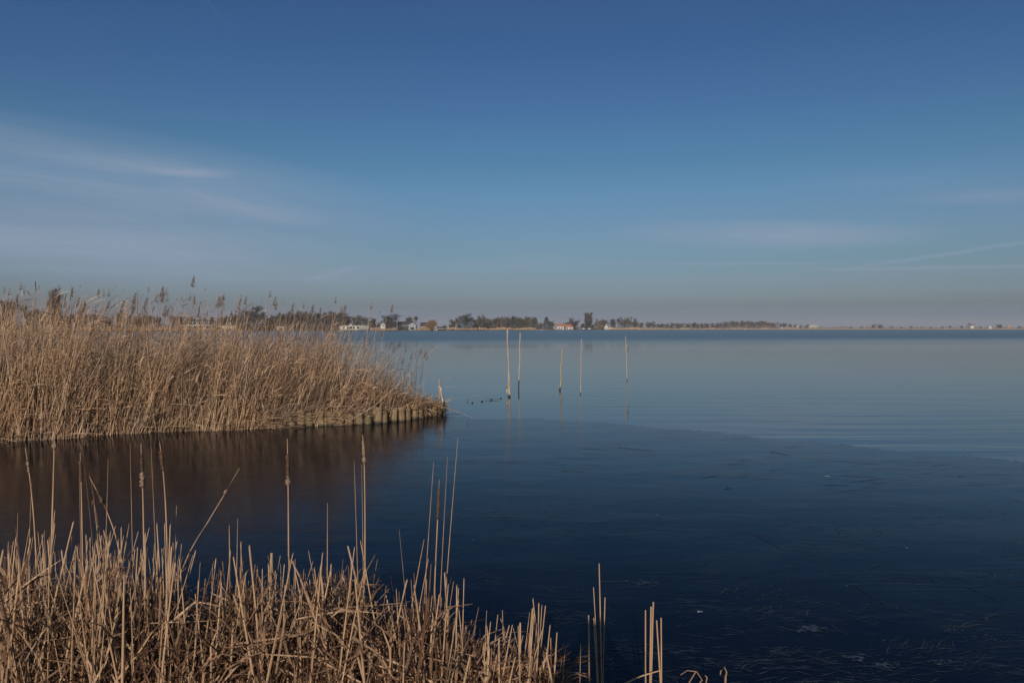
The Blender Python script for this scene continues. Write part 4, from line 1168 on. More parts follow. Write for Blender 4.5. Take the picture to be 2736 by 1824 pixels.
# ------------------------------------------------------------------ trees (height 1, scaled in place)
def tree_proto(kind, seed):
    r = np.random.default_rng(seed)
    segs = []; tips = []
    def grow(p, dv, L, rad, lev):
        n = 4; P = [p]
        for i in range(n):
            dv = dv + r.normal(0, .10 if lev else .04, 3)
            if kind in ('poplar',): dv[2] += .12
            if kind == 'willow' and lev > 1: dv[2] -= .12
            dv = dv / np.linalg.norm(dv)
            P.append(P[-1] + dv * L / n)
        segs.append((np.array(P), np.linspace(rad, rad * .55, n + 1)))
        if lev >= 3:
            tips.append((P[2], dv)); tips.append((P[-1], dv)); return
        nb = {0: {'poplar': 9, 'alder': 9, 'round': 6, 'grove': 6, 'willow': 6}.get(kind, 6), 1: 5, 2: 3}[lev]
        for b_ in range(nb):
            t = (.25 + .75 * (b_ + r.random()) / nb) if lev == 0 else r.uniform(.3, 1)
            q = P[min(n, int(t * n))] + (P[min(n, int(t * n) + 1)] - P[min(n, int(t * n))]) * (t * n % 1) if t * n < n else P[-1]
            a = r.uniform(0, 6.283)
            spread = {'poplar': .28, 'alder': 1.0, 'round': .8, 'grove': .45, 'willow': .8}.get(kind, .7)
            e = np.array([math.cos(a) * spread, math.sin(a) * spread, 1 if kind != 'alder' else .45])
            e = e / np.linalg.norm(e)
            mul = {'poplar': .30, 'alder': .42 * (1.15 - t * .6), 'round': .46, 'grove': .36, 'willow': .42}.get(kind, .4) if lev == 0 else .55
            grow(q, nrm(dv * .35 + e), L * mul / (1 if lev else .72), rad * .5, lev + 1)
    t0 = {'poplar': .85, 'alder': .80, 'round': .5, 'grove': .72, 'willow': .42}.get(kind, .6)
    grow(np.zeros(3), np.array([0, 0, 1.]), t0, .020 if kind != 'grove' else .012, 0)
    if kind == 'grove':
        for _ in range(2):
            a = r.uniform(0, 6.28)
            grow(np.array([math.cos(a) * .08, math.sin(a) * .08, 0]), nrm(np.array([math.cos(a) * .2, math.sin(a) * .2, 1.])), .6, .010, 0)
    PT = np.stack([s_[0] for s_ in segs]); RT = np.stack([s_[1] for s_ in segs])
    RT = np.maximum(RT, .0022)
    top = PT[..., 2].max()
    tip = np.array([a for a, _ in tips]); td = np.array([b_ for _, b_ in tips])
    per = max(3, int(3400 / len(tip)))
    n = len(tip) * per
    p0 = np.repeat(tip, per, 0) + r.normal(0, .022, (n, 3))
    low = r.random(n) < .30
    p0[low, 2] *= r.uniform(.15, .9, low.sum())
    dv = np.repeat(td, per, 0) + r.normal(0, .75, (n, 3)) + np.array([0, 0, .25 if kind != 'willow' else -.9])
    dv = nrm(dv)
    L = r.uniform(.03, .085, n)
    s3 = np.linspace(0, 1, 3)
    P = p0[:, None] + dv[:, None] * (L[:, None] * s3)[..., None]
    if kind == 'willow': P[..., 2] -= (L * 1.0)[:, None] * s3 ** 2
    S = nrm(np.cross(dv, r.normal(0, 1, (n, 3))))
    W = r.uniform(.0022, .0052, n)[:, None] * np.array([1, .8, .2])
    sc1 = 1.0 / max(top, P[..., 2].max())
    return tubes(PT * sc1, RT * sc1, 5), ribbons(P * sc1, W, S)
def conifer_proto(seed):
    r = np.random.default_rng(seed)
    s = np.linspace(0, 1, 6); PT = np.zeros((1, 6, 3)); PT[0, :, 2] = s
    n = 2600
    z = r.uniform(.06, 1, n) ** .9
    rad = (.26 * (1 - z) ** .75 + .012) * (.7 + .3 * np.sin(z * 40))
    a = r.uniform(0, 6.28, n)
    q = r.uniform(.35, 1, n)
    p0 = np.stack([np.cos(a) * rad * q, np.sin(a) * rad * q, z], -1)
    dv = nrm(np.stack([np.cos(a), np.sin(a), r.normal(-.25, .4, n)], -1))
    L = r.uniform(.02, .06, n); s3 = np.linspace(0, 1, 3)
    P = p0[:, None] + dv[:, None] * (L[:, None] * s3)[..., None]
    S = nrm(np.cross(dv, r.normal(0, 1, (n, 3))))
    return tubes(PT, np.interp(s, [0, 1], [.02, .003])[None], 5), ribbons(P, r.uniform(.003, .008, n)[:, None] * np.array([1, .9, .2]), S)
TP = {}
def get_proto(kind, v, mt):
    key = (kind, v, mt)
    if key not in TP:
        g = ('g', kind, v)
        if g not in TP:
            TP[g] = conifer_proto(70 + v) if kind == 'conifer' else tree_proto(kind, 300 + v * 7 + len(kind))
        (Vt, Qt), (Vc, Qc) = TP[g]
        me1 = bpy.data.meshes.new('trunk'); me1.from_pydata(Vt.tolist(), [], Qt.tolist()); me1.materials.append(M['bark'])
        me2 = bpy.data.meshes.new('crown'); me2.from_pydata(Vc.tolist(), [], Qc.tolist()); me2.materials.append(M[mt])
        TP[key] = (me1, me2)
    return TP[key]
NAMES = {'poplar': 'poplar_tree', 'alder': 'bare_tree', 'round': 'bare_tree', 'grove': 'bare_tree', 'willow': 'willow_tree', 'conifer': 'conifer_tree'}
tcount = [0]
def tree(px_, top, wpx, kind, mt, off, label, group=None):
    D_ = shoreD(px_) + off
    h = (Zt(top, D_) - .3) * 1.06
    wid = wpx * 1.4 * D_ / F
    tcount[0] += 1
    v = tcount[0] % 4
    me1, me2 = get_proto(kind, v, mt)
    co = np.array([vv.co[:] for vv in me2.vertices]) if 'w' not in me2 else None
    if 'w' not in me2: me2['w'] = float(np.percentile(np.abs(co[:, 0]), 93) * 2)
    o = empty(NAMES[kind], (X(px_, D_), D_, .3), rnd.uniform(0, 6.28))
    sxy = wid / me2['w']
    sxy = min(max(sxy, h * .35), h * 1.9)
    o.scale = (sxy, sxy, h)
    for nm, me in (('trunk', me1), ('crown', me2)):
        c = bpy.data.objects.new(nm, me); C.objects.link(c); c.parent = o
    tag(o, label, 'tree', group)
    return o
# single trees one can tell apart
tree(137, 766, 14, 'poplar', 'twig_mauve', 20, 'tall slim poplar rising behind the left end of the reed bed, left of a pair')
tree(149, 776, 14, 'poplar', 'twig_mauve', 24, 'slightly lower poplar, right one of the pair behind the reed bed')
tree(20, 800, 70, 'round', 'twig_brown', 15, 'broad brown bare tree at the left edge behind the reeds')
tree(676, 818, 58, 'round', 'twig_dark', 22, 'big dark rounded tree between the flat villa and the long grove')
tree(650, 832, 40, 'grove', 'twig_brown', 26, 'brown bare tree tucked left of the big dark rounded tree')
tree(1050, 838, 36, 'alder', 'twig_dark', 8, 'dark spreading bare tree in front of the dark-roofed long house')
tree(1102, 845, 28, 'round', 'twig_brown', 30, 'brown bare tree behind the white-gabled boathouse')
tree(1152, 854, 26, 'willow', 'twig_orange', 3, 'round orange-brown weeping willow beside the orange brick house')
tree(1216, 849, 26, 'grove', 'twig_brown', 26, 'thin pale bare tree behind a white mast')
tree(1243, 837, 26, 'alder', 'twig_dark', 10, 'tall dark alder on the low reed point, left of a touching pair')
tree(1256, 848, 22, 'alder', 'twig_dark', 6, 'shorter dark alder, right of the touching pair on the reed point')
tree(1303, 868, 16, 'round', 'evergreen', 5, 'low dark round bush at the waterline below the grove')
tree(1430, 850, 22, 'conifer', 'twig_dark', 14, 'dark conifer closing the right end of the middle grove')
tree(1460, 849, 22, 'conifer', 'evergreen', 14, 'narrow dark conifer behind the olive bushes left of the red-roofed house')
tree(1472, 857, 30, 'round', 'twig_olive', 6, 'olive-brown bushy tree just left of the small tent gable')
tree(1448, 862, 26, 'round', 'twig_olive', 8, 'low olive tree at the foot of the narrow dark conifer')
tree(1528, 849, 30, 'grove', 'twig_grey', 60, 'grey bare tree right behind the red-roofed house')
tree(1538, 857, 32, 'round', 'twig_dark', 10, 'dark bare tree at the right end of the red-roofed house')
tree(1568, 836, 14, 'poplar', 'twig_brown', 40, 'tallest thin bare poplar of the centre shore, left of two')
tree(1578, 834, 14, 'poplar', 'twig_brown', 42, 'tallest thin bare poplar of the centre shore, right of two')
tree(1574, 854, 30, 'round', 'twig_dark', 10, 'dense dark tree below the two thin poplars by the moored boats')
tree(1560, 864, 24, 'round', 'twig_dark', 6, 'low dark bush left of the moored boats')
tree(1588, 866, 22, 'round', 'evergreen', 6, 'low green-black bush right of the moored boats')
tree(1597, 852, 26, 'grove', 'twig_olive', 22, 'pale olive bare tree right of the dense dark tree')
tree(1602, 864, 18, 'willow', 'twig_orange', 6, 'small orange-brown willow right of the moored boats')
tree(1618, 853, 28, 'round', 'twig_mauve', 20, 'dark tree directly behind the little white house')
tree(1644, 851, 26, 'round', 'twig_dark', 25, 'flat-topped dark tree right of the little white house')
tree(1662, 848, 22, 'grove', 'twig_brown', 25, 'upright brown tree right of the flat-topped dark tree')
tree(1684, 846, 30, 'grove', 'twig_grey', 25, 'highest grey-brown tree of the group above the reed belt')
tree(1702, 858, 24, 'round', 'twig_brown', 25, 'lower brown tree at the right of the group above the reed belt')
tree(2337, 866, 14, 'round', 'twig_rust', 60, 'rust-brown bush tree on the right shore, left of a pair')
tree(2352, 866, 12, 'round', 'twig_rust', 62, 'rust-brown bush tree on the right shore, right of a pair')
tree(2592, 863, 14, 'round', 'twig_rust', 120, 'round reddish tree behind the left white gable of the right shore')
tree(2670, 866, 16, 'round', 'twig_dark', 140, 'dark low tree between two white gables of the right shore')
tree(2725, 871, 14, 'round', 'twig_dark', 140, 'small dark tree at the right edge of the far shore')
# groves
def grove(items, kinds, mts, off, label, group, nm=1):
    for i, (a, t, w_) in enumerate(sorted(items)):
        tree(a, t, w_, kinds[i % len(kinds)], mts[i % len(mts)], off + rnd.uniform(0, 18), NTH[i] + ' ' + label + ', from its left', group)
def spread(a0, a1, n, tops, w_, jit=4):
    res = []
    for i in range(n):
        a = a0 + (a1 - a0) * (i + .5) / n + rnd.uniform(-2, 2)
        res.append((a, float(np.interp(a, [q for q, _ in tops], [q for _, q in tops])) + rnd.uniform(-jit, jit), w_ * rnd.uniform(.8, 1.2)))
    return res
K5 = ['grove', 'round', 'alder', 'grove', 'poplar']
grove(spread(-700, 60, 9, [(-700, 800), (60, 812)], 90), K5, ['twig_brown', 'twig_mauve'], 20, 'bare tree behind the far left of the reeds', 'trees behind the left of the reed bed')
grove(spread(60, 470, 15, [(60, 815), (150, 836), (300, 840), (320, 836), (380, 848), (470, 842)], 36, 5), K5, ['twig_brown', 'twig_mauve', 'twig_rust'], 20, 'bare tree behind the left half of the reeds', 'trees behind the left half of the reed bed')
grove(spread(470, 640, 8, [(470, 838), (520, 848), (580, 846), (640, 838)], 26, 4), K5, ['twig_brown', 'twig_dark', 'twig_grey'], 45, 'bare tree behind the two flat-roofed buildings', 'trees behind the flat-roofed buildings')
grove(spread(708, 935, 20, [(708, 850), (740, 838), (800, 832), (850, 835), (900, 834), (925, 842), (935, 846)], 28, 4), K5, ['twig_brown', 'twig_grey', 'twig_dark'], 24, 'tree in the long grove left of the cream bungalow', 'long grove behind the right of the reed bed')
grove(spread(925, 1035, 7, [(925, 843), (960, 844), (990, 846), (1010, 862), (1035, 864)], 20, 3), K5, ['twig_brown', 'twig_grey'], 40, 'bare tree behind the cream bungalow', 'trees behind the cream bungalow')
grove(spread(1120, 1235, 6, [(1120, 862), (1180, 868), (1235, 864)], 18, 2), ['round', 'grove'], ['twig_brown', 'twig_dark'], 40, 'low tree between the willow and the reed point', 'low trees around the reed point')
grove(spread(1266, 1425, 22, [(1266, 858), (1280, 846), (1292, 842), (1305, 850), (1330, 848), (1345, 847), (1365, 846), (1380, 847), (1400, 848), (1425, 850)], 16, 3), K5, ['twig_grey', 'twig_olive', 'twig_grey', 'twig_rust', 'twig_dark'], 14, 'tree in the grove between alders and conifer', 'middle grove')
grove(spread(1710, 1925, 16, [(1710, 860), (1740, 858), (1755, 864), (1820, 862), (1860, 863), (1925, 862)], 15, 2), ['round', 'grove'], ['twig_brown', 'twig_dark', 'twig_grey'], 120, 'tree in the broken row before the far wood', 'broken row of distant trees')
grove(spread(1925, 2062, 16, [(1925, 860), (1950, 858), (2045, 857), (2062, 863)], 12, 1.5), ['grove', 'round'], ['twig_mauve', 'twig_dark', 'twig_brown'], 420, 'tree in the even-topped distant wood', 'even-topped distant wood')
grove(spread(2066, 2160, 7, [(2066, 862), (2100, 862), (2115, 866), (2160, 869)], 11, 1.5), ['round', 'grove'], ['twig_mauve', 'twig_brown'], 420, 'small distant tree around the pale sheds', 'trees around the pale distant sheds')
grove(spread(2210, 2740, 20, [(2210, 873), (2330, 872), (2500, 871), (2600, 870), (2740, 872)], 13, 1.2), ['round'], ['twig_mauve', 'twig_dark'], 500, 'tiny distant tree on the low right shore', 'tiny trees on the low right shore')

# ------------------------------------------------------------------ buildings
def flat(name, c, rough=.7):
    if name not in M: M[name] = simple(name, c, rough, .12, .8)
    return M[name]
M['wwhite'] = simple('white_paint', (.50, .49, .46), .6, .06, .5)
M['cream'] = simple('cream_wall', (.40, .38, .31), .7, .1, .5)
M['roofred'] = simple('red_tiles', (.30, .105, .06), .8, .25, 1.5)
M['roofdark'] = simple('dark_tiles', (.045, .04, .045), .8, .25, 1.5)
M['brick'] = simple('orange_brick', (.26, .12, .07), .8, .2, 2)
M['darkwall'] = simple('dark_boards', (.035, .03, .028), .8, .25, 2)
M['glass'] = simple('window_glass', (.02, .025, .03), .08, .1, 1, .6)
M['greybl'] = simple('grey_panel', (.22, .24, .26), .7, .15, 1)
M['taupe'] = simple('taupe_wall', (.33, .27, .22), .8, .15, 1)
M['boat'] = simple('boat_white', (.7, .72, .74), .4, .05, 1)
M['hull'] = simple('boat_dark', (.03, .035, .05), .4, .1, 1)
def part(name, bl_, m, root):
    V, Q = boxes(bl_); return mesh_obj(name, V, Q, m, root)
def gable(name, px0, px1, base, eave, ridge, off, axis, wall, roof, label, depth=8, trim=None, wins=(), chimney=False, door=True, ridge_over=.35):
    """axis 'x': ridge runs across the view; 'y': the gable faces the viewer"""
    pc = (px0 + px1) / 2; D_ = shoreD(pc) + off
    w_ = (px1 - px0) * D_ / F / 2
    ze, zr = Zt(eave, D_) - .45, Zt(ridge, D_) - .45
    root = empty(name, (X(pc, D_), D_ + depth / 2, .45))
    hd = depth / 2
    if axis == 'y':
        V = [(-w_, -hd, -.3), (w_, -hd, -.3), (w_, -hd, ze), (0, -hd, zr - .12), (-w_, -hd, ze), (-w_, hd, -.3), (w_, hd, -.3), (w_, hd, ze), (0, hd, zr - .12), (-w_, hd, ze)]
        Fc = [(0, 1, 2, 3, 4), (9, 8, 7, 6, 5), (1, 6, 7, 2), (5, 0, 4, 9)]
        mesh_obj('wall', V, Fc, wall, root)
        o_ = ridge_over; k = (zr - ze) / w_; t = .18
        for sg in (-1, 1):
            a = [(0, zr), (sg * (w_ + o_), ze - k * o_)]
            V = []
            for yy in (-hd - o_, hd + o_):
                V += [(a[0][0], yy, a[0][1]), (a[1][0], yy, a[1][1]), (a[1][0], yy, a[1][1] - t), (a[0][0], yy, a[0][1] - t)]
            Fc = [(0, 1, 2, 3), (7, 6, 5, 4), (0, 4, 5, 1), (1, 5, 6, 2), (2, 6, 7, 3), (3, 7, 4, 0)]
            mesh_obj('roof', V, Fc, roof, root)
            if trim:
                th = max(.28, .45 * D_ / 1000)
                V = []
                for yy in (-hd - o_ - .08, -hd - o_ - .003):
                    V += [(a[0][0], yy, a[0][1] + .06), (a[1][0] * 1.02, yy, a[1][1] + .02), (a[1][0] * 1.02, yy, a[1][1] - th), (a[0][0], yy, a[0][1] - th * 1.3)]
                mesh_obj('bargeboard', V, Fc, trim, root)
    else:
        V = [(-w_, -hd, -.3), (-w_, hd, -.3), (-w_, hd, ze), (-w_, 0, zr - .12), (-w_, -hd, ze), (w_, -hd, -.3), (w_, hd, -.3), (w_, hd, ze), (w_, 0, zr - .12), (w_, -hd, ze)]
        Fc = [(4, 3, 2, 1, 0), (5, 6, 7, 8, 9), (0, 5, 9, 4), (6, 1, 2, 7)]
        mesh_obj('wall', V, Fc, wall, root)
        o_ = ridge_over; k = (zr - ze) / hd; t = .18
        for sg in (-1, 1):
            a = [(0, zr), (sg * (hd + o_), ze - k * o_)]
            V = []
            for xx in (-w_ - o_, w_ + o_):
                V += [(xx, a[0][0], a[0][1]), (xx, a[1][0], a[1][1]), (xx, a[1][0], a[1][1] - t), (xx, a[0][0], a[0][1] - t)]
            Fc = [(0, 1, 2, 3), (7, 6, 5, 4), (0, 4, 5, 1), (1, 5, 6, 2), (2, 6, 7, 3), (3, 7, 4, 0)]
            mesh_obj('roof', V, Fc, roof, root)
        if trim:
            part('gutter', [(-w_ - .3, w_ + .3, -hd - o_ - .25, -hd - o_ - .02, ze - k * o_ - .3, ze - k * o_ + .05)], trim, root)
    for (cx_, cz, ww, hh) in wins:     # centre as a share of the half width, height in m
        f = part('window', [(cx_ * w_ - ww / 2, cx_ * w_ + ww / 2, -hd - .06, -hd - .003, cz, cz + hh)], M['glass'], root)
        part('frame', [(cx_ * w_ - ww / 2 - .1, cx_ * w_ + ww / 2 + .1, -hd - .10, -hd - .064, cz + hh, cz + hh + .12), (cx_ * w_ - .05, cx_ * w_ + .05, -hd - .10, -hd - .064, cz, cz + hh)], M['wwhite'], f)
    if door:
        part('door', [(-.55 * w_ - .5, -.55 * w_ + .5, -hd - .05, -hd - .003, -.2, 2.1)], M['darkwall'], root)
    if chimney:
        part('chimney', [(w_ * .35 - .4, w_ * .35 + .4, -.4, .4, zr - .5, zr + .9)], M['brick'], root)
    tag(root, label, 'house')
    return root
# flat villa with upper storey, far left
D_ = shoreD(528) + 8
r_ = empty('flat_villa', (X(528, D_), D_ + 5, .45))
u_ = D_ / F
part('wall', [(-34 * u_, 40 * u_, -4, 4, -.3, Zt(870.5, D_) - .45)], M['taupe'], r_)
part('roof', [(-45 * u_, 44 * u_, -5.5, 5.5, Zt(870.4, D_) - .45, Zt(868.3, D_) - .45)], M['wwhite'], r_)
part('upper_storey', [(-28 * u_, 26 * u_, -3, 3.5, Zt(868.2, D_) - .45, Zt(858.5, D_) - .45)], M['greybl'], r_)
part('upper_roof', [(-30 * u_ + i * 7 * u_, -30 * u_ + i * 7 * u_ + 5 * u_, -3.4, 3.8, Zt(858.4, D_) - .45, Zt(855 - (i % 2), D_) - .45) for i in range(8)], M['roofdark'], r_)
for i in range(5):
    part('window', [(-26 * u_ + i * 11 * u_, -18 * u_ + i * 11 * u_, -3.08, -3.003, Zt(866.5, D_) - .45, Zt(860, D_) - .45)], M['glass'], r_)
for i in range(4):
    part('window', [(-30 * u_ + i * 17 * u_, -20 * u_ + i * 17 * u_, -4.08, -4.003, Zt(877, D_) - .45, Zt(872, D_) - .45)], M['glass'], r_)
tag(r_, 'flat-roofed villa with long white roof edge and glazed upper storey seen through reeds', 'house')
D_ = shoreD(604) + 8; u_ = D_ / F
r_ = empty('waterside_lodge', (X(604, D_), D_ + 5, .45))
part('wall', [(-24 * u_, 24 * u_, -4, 4, -.3, Zt(871.5, D_) - .45)], M['taupe'], r_)
part('roof', [(-25 * u_, 25 * u_, -4.6, 4.6, Zt(871.4, D_) - .45, Zt(869.8, D_) - .45)], M['wwhite'], r_)
part('upper_storey', [(-16 * u_, 23 * u_, -2, 3, Zt(869.7, D_) - .45, Zt(863, D_) - .45)], M['darkwall'], r_)
for a in (-7, 13): part('pillar', [(a * u_ - .4, a * u_ + .4, -4.15, -4.003, -.3, Zt(871.6, D_) - .45)], M['wwhite'], r_)
tag(r_, 'low taupe lodge with white pillars and dark upper part, right of the villa', 'house')
gable('boat_shed', 739, 759, 883, 873.5, 871.8, 3, 'x', M['taupe'], M['wwhite'], 'small taupe boat shed with a pale roof at the waterline behind the reeds', 5, None, [(0.1, .4, 2.2, 1.5)], door=False)
# cream bungalow
D_ = shoreD(945) + 5; u_ = D_ / F
r_ = empty('cream_bungalow', (X(945, D_), D_ + 4, .45))
part('wall', [(-38 * u_, 40 * u_, -3.5, 3.5, -.3, Zt(871.2, D_) - .45)], M['cream'], r_)
part('roof', [(-30 * u_, 38 * u_, -4.3, 4.3, Zt(871.1, D_) - .45, Zt(869.6, D_) - .45)], M['wwhite'], r_)
part('chimney', [(-13 * u_, -8 * u_, -1, 1, Zt(869.5, D_) - .45, Zt(865.6, D_) - .45)], M['wwhite'], r_)
for a, b_ in [(-28, -24), (-18, -14), (-12, -4), (-2, 3), (8, 14)]:
    part('window', [(a * u_, b_ * u_, -3.58, -3.503, Zt(878, D_) - .45, Zt(872.5, D_) - .45)], M['glass'], r_)
for a in (-33, -21, 5.5):
    part('wall_panel', [(a * u_ - .7, a * u_ + .7, -3.62, -3.503, -.2, Zt(871.6, D_) - .45)], M['wwhite'], r_)
part('fence_panel', [(15 * u_ + i * 2.6 * u_, 15 * u_ + i * 2.6 * u_ + 1.4 * u_, -4.0, -3.7, 0, Zt(872.5, D_) - .45) for i in range(10)], M['greybl'], r_)
tag(r_, 'long cream flat-roofed bungalow with a white chimney on the far shore', 'house')
gable('white_gable_house', 1017, 1030, 876, 869.5, 861, 40, 'y', M['wwhite'], M['roofdark'], 'small white gable peeking over the reeds left of the dark spreading tree', 8, M['wwhite'], [(0, 3.6, 1.3, 1.2)], door=False)
gable('dark_barn', 1030, 1056, 876, 866, 859, 42, 'x', M['darkwall'], M['roofdark'], 'dark barn roof between the white gable and the long dark house', 8, None, door=False)
gable('long_house', 1062, 1100, 880, 868.5, 858.5, 14, 'x', M['darkwall'], M['roofdark'], 'long house with a big dark roof and white gutter on the far shore', 10, M['wwhite'], [(-.5, .6, 3, 1.6), (0.2, .6, 1.5, 1.6)])
gable('white_gable_boathouse', 1092, 1111, 882, 868.5, 862.5, 5, 'y', M['greybl'], M['roofdark'], 'grey boathouse gable edged in white at the waterline', 7, M['wwhite'], [(0, .5, 3.2, 2.2)], door=False)
part('terrace', [(-19 * .34, -9.5 * .34, -3.0, -2.2, -.2, 2.6)], M['taupe'], bpy.data.objects['long_house'])
gable('orange_brick_house', 1123, 1163, 882, 871.5, 860.5, 12, 'x', M['brick'], M['roofdark'], 'brick house with dark roof half hidden by the orange willow', 10, M['wwhite'], [(-.5, .8, 1.6, 1.5)])
gable('white_side_wing', 1158, 1168, 882, 872.5, 865, 4, 'y', M['wwhite'], M['brick'], 'small white wing with a brown gable roof right of the willow', 6, None, [(0.2, .4, 1.2, 1.6)], door=False)
gable('dark_boathouse', 1168, 1189, 881, 877, 872.5, 3, 'x', M['darkwall'], M['roofdark'], 'low dark boathouse with white trim at the end of the reed point', 6, M['wwhite'], [(.6, .3, .9, .8)], door=False)
gable('tent_cabin', 1472, 1483, 881, 879, 872.8, 6, 'y', M['taupe'], M['cream'], 'small cream tent-like gable left of the red-roofed house', 6, M['cream'], door=False)
gable('red_roof_house', 1489, 1507, 880, 871.5, 864.8, 10, 'x', M['wwhite'], M['roofred'], 'white house with bright red roof, left of two joined houses', 9, M['wwhite'], [(-.35, 1.0, 2.0, 1.6), (.45, 1.0, 2.0, 1.6)], door=False)
gable('red_gable_wing', 1505.5, 1512, 880, 874, 865, 4, 'y', M['darkwall'], M['roofred'], 'narrow gable edged in white between the two red roofs', 9, M['wwhite'], [(0, 1.2, 1.4, 1.8)], door=False)
gable('red_roof_house', 1511, 1531, 880, 873, 865.8, 12, 'x', M['wwhite'], M['roofred'], 'long house with red-brown roof and white wall, right of two joined houses', 9, M['wwhite'], [(-.5, .6, 2, 1.6), (.4, .6, 2, 1.6)], door=False)
gable('dark_roof_house', 1507, 1530, 880, 866, 862.2, 40, 'x', M['darkwall'], M['roofdark'], 'dark roof showing behind the right red-roofed house', 9, None, door=False)
gable('little_white_house', 1615, 1624, 881, 873.5, 864.8, 4, 'y', M['wwhite'], M['roofdark'], 'little white house with steep dark roof standing alone by the reeds', 7, M['wwhite'], [(0, 4.4, 1.4, 1.4), (-.35, .8, 1.2, 1.5), (.35, .8, 1.2, 1.5)], door=False)
gable('white_hut', 1626, 1631, 881, 876, 872.5, 5, 'y', M['wwhite'], M['taupe'], 'tiny pale hut right beside the little white house', 4, None, door=False)
# pale sheds on the right shore
for (a, b_, t0, t1, lab) in [(2119, 2146, 874, 867.2, 'long pale distant shed, left one of two'), (2164, 2187, 875, 867.5, 'long pale distant shed, right one of two')]:
    D_ = shoreD(a) + 600; u_ = D_ / F; w_ = (b_ - a) / 2 * u_
    r_ = empty('pale_shed', (X((a + b_) / 2, D_), D_ + 10, .45))
    part('wall', [(-w_, w_, -8, 8, -.3, Zt(t1 + 1.2, D_) - .45)], M['cream'], r_)
    part('roof', [(-w_ - .6, w_ + .6, -8.6, 8.6, Zt(t1 + 1.19, D_) - .45, Zt(t1, D_) - .45)], M['greybl'], r_)
    for i in range(6):
        xx = -w_ + (i + .5) * w_ / 3
        part('window', [(xx - w_ * .1, xx + w_ * .1, -8.08, -8.003, 1, Zt(t1 + 3, D_) - .45)], M['greybl'], r_)
    tag(r_, lab, 'shed', 'pale distant sheds')
gable('grey_tower_block', 2059, 2068, 875, 866, 864, 600, 'x', M['taupe'], M['greybl'], 'grey-brown block rising at the right end of the distant wood', 9, None, [(0, 3, 3, 3)], door=False)
for (a, b_, rd, e, lab, wl, rf) in [(2593, 2602, 868.2, 874.5, 'distant white gable below the round reddish tree', 'wwhite', 'wwhite'), (2642, 2649, 869.5, 874.5, 'smallest distant white gable, between two dark trees', 'wwhite', 'wwhite'), (2692, 2703, 869.5, 875, 'distant pink-walled house nearest the right edge', 'brick', 'cream')]:
    gable('distant_house', a, b_, 877, e, rd, 100, 'y', M[wl], M[rf], lab, 9, M['wwhite'], [(0, 1, 1.6, 1.4)], door=False)
for i, (a, b_) in enumerate([(2086, 2092), (2097, 2100), (2107, 2110)]):
    D_ = shoreD(a) + 60; u_ = D_ / F
    r_ = empty('caravan', (X((a + b_) / 2, D_), D_, .45)); w_ = (b_ - a) / 2 * u_
    P = np.zeros((1, 9, 3)); P[0, :, 0] = np.linspace(-w_, w_, 9); P[0, :, 2] = 2.6
    V, Q = tubes(P, np.array([[.6, 1.1, 1.25, 1.3, 1.3, 1.3, 1.25, 1.1, .6]]), 8)
    mesh_obj('caravan_body', V, Q, M['wwhite'], r_, True)
    part('window', [(-w_ * .5, w_ * .5, -1.36, -1.25, 2.5, 3.0)], M['glass'], r_)
    part('wheel', [(-.4, .4, -1.0, -.7, -.05, 1.6)], M['darkwall'], r_)
    tag(r_, ['widest white caravan behind the right reed belt', 'small white caravan right of the widest one', 'small white caravan farthest right'][i], 'caravan', 'white caravans behind the right reed belt')
# masts
for (a, t0, b0, off, lab) in [(1218, 863, 882, 3, 'thin white mast on the reed point'), (1550, 862, 880, 2, 'white flagpole left of the moored boats')]:
    D_ = shoreD(a) + off
    o = pole('flagpole', (X(a, D_), D_, .3), (X(a, D_), D_, Zt(t0, D_)), .22, .14, M['wwhite'], wob=0.0, knots=False)
    tag(o, lab, 'pole')
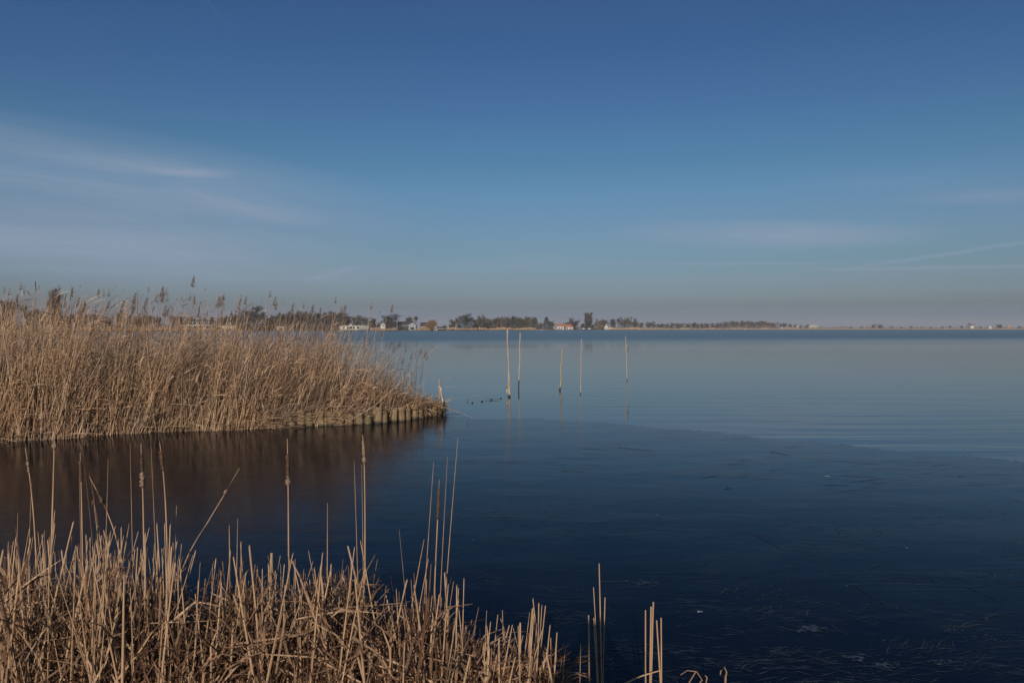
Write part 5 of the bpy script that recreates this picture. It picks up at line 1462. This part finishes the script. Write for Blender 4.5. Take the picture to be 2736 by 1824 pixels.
# boats
def boat(px0, px1, off, label, cabin=True):
    pc = (px0 + px1) / 2; D_ = shoreD(pc) + off; L = (px1 - px0) * D_ / F
    r_ = empty('moored_boat', (X(pc, D_), D_, 0))
    xs = np.linspace(-L / 2, L / 2, 9)
    wd = L * .15 * np.array([.75, .9, 1, 1, 1, .95, .8, .5, .05])
    V = []
    for x_, w__ in zip(xs, wd):
        V += [(x_, -w__, 1.0), (x_, -w__ * .7, -.2), (x_, w__ * .7, -.2), (x_, w__, 1.0)]
    Fc = [(4 * i + j, 4 * i + j + 4, 4 * i + (j + 1) % 4 + 4, 4 * i + (j + 1) % 4) for i in range(8) for j in range(4)] + [(3, 2, 1, 0)]
    mesh_obj('hull', V, Fc, M['hull'], r_)
    if cabin:
        c_ = part('cabin', [(-L * .28, L * .12, -L * .09, L * .09, 1.003, 2.3)], M['boat'], r_)
        part('window', [(-L * .22, L * .06, -L * .09 - .06, -L * .09 - .003, 1.5, 2.0)], M['glass'], c_)
    part('gunwale', [(-L * .46, L * .3, -L * .152 - .05, -L * .152 + .08, .85, 1.12)], M['boat'], r_)
    tag(r_, label, 'boat', 'boats moored on the far shore')
boat(1553, 1567, -6, 'white cabin boat moored right of the flagpole, left of two')
boat(1568, 1583, -6, 'dark-hulled boat with small white cabin, right of two')
boat(778, 787, -5, 'small low boat moored behind the right part of the reed bed', False)

# ------------------------------------------------------------------ haze
def haze(dens):
    V, Q = boxes([(-7000, 7000, -200, 6500, -3, 60)])
    m = bpy.data.materials.new('haze'); m.use_nodes = True
    t = NT(m.node_tree)
    o = t.n("ShaderNodeOutputMaterial"); p = t.n("ShaderNodeVolumePrincipled")
    p.inputs["Color"].default_value = (.80, .84, .92, 1)
    p.inputs["Density"].default_value = dens
    m.node_tree.links.new(p.outputs[0], o.inputs["Volume"])
    ob = mesh_obj('haze', V, Q, m)
    tag(ob, 'thin winter haze over the lake and far shore', 'haze', kind='stuff')
HAZE = 0.00015
if HAZE: haze(HAZE)
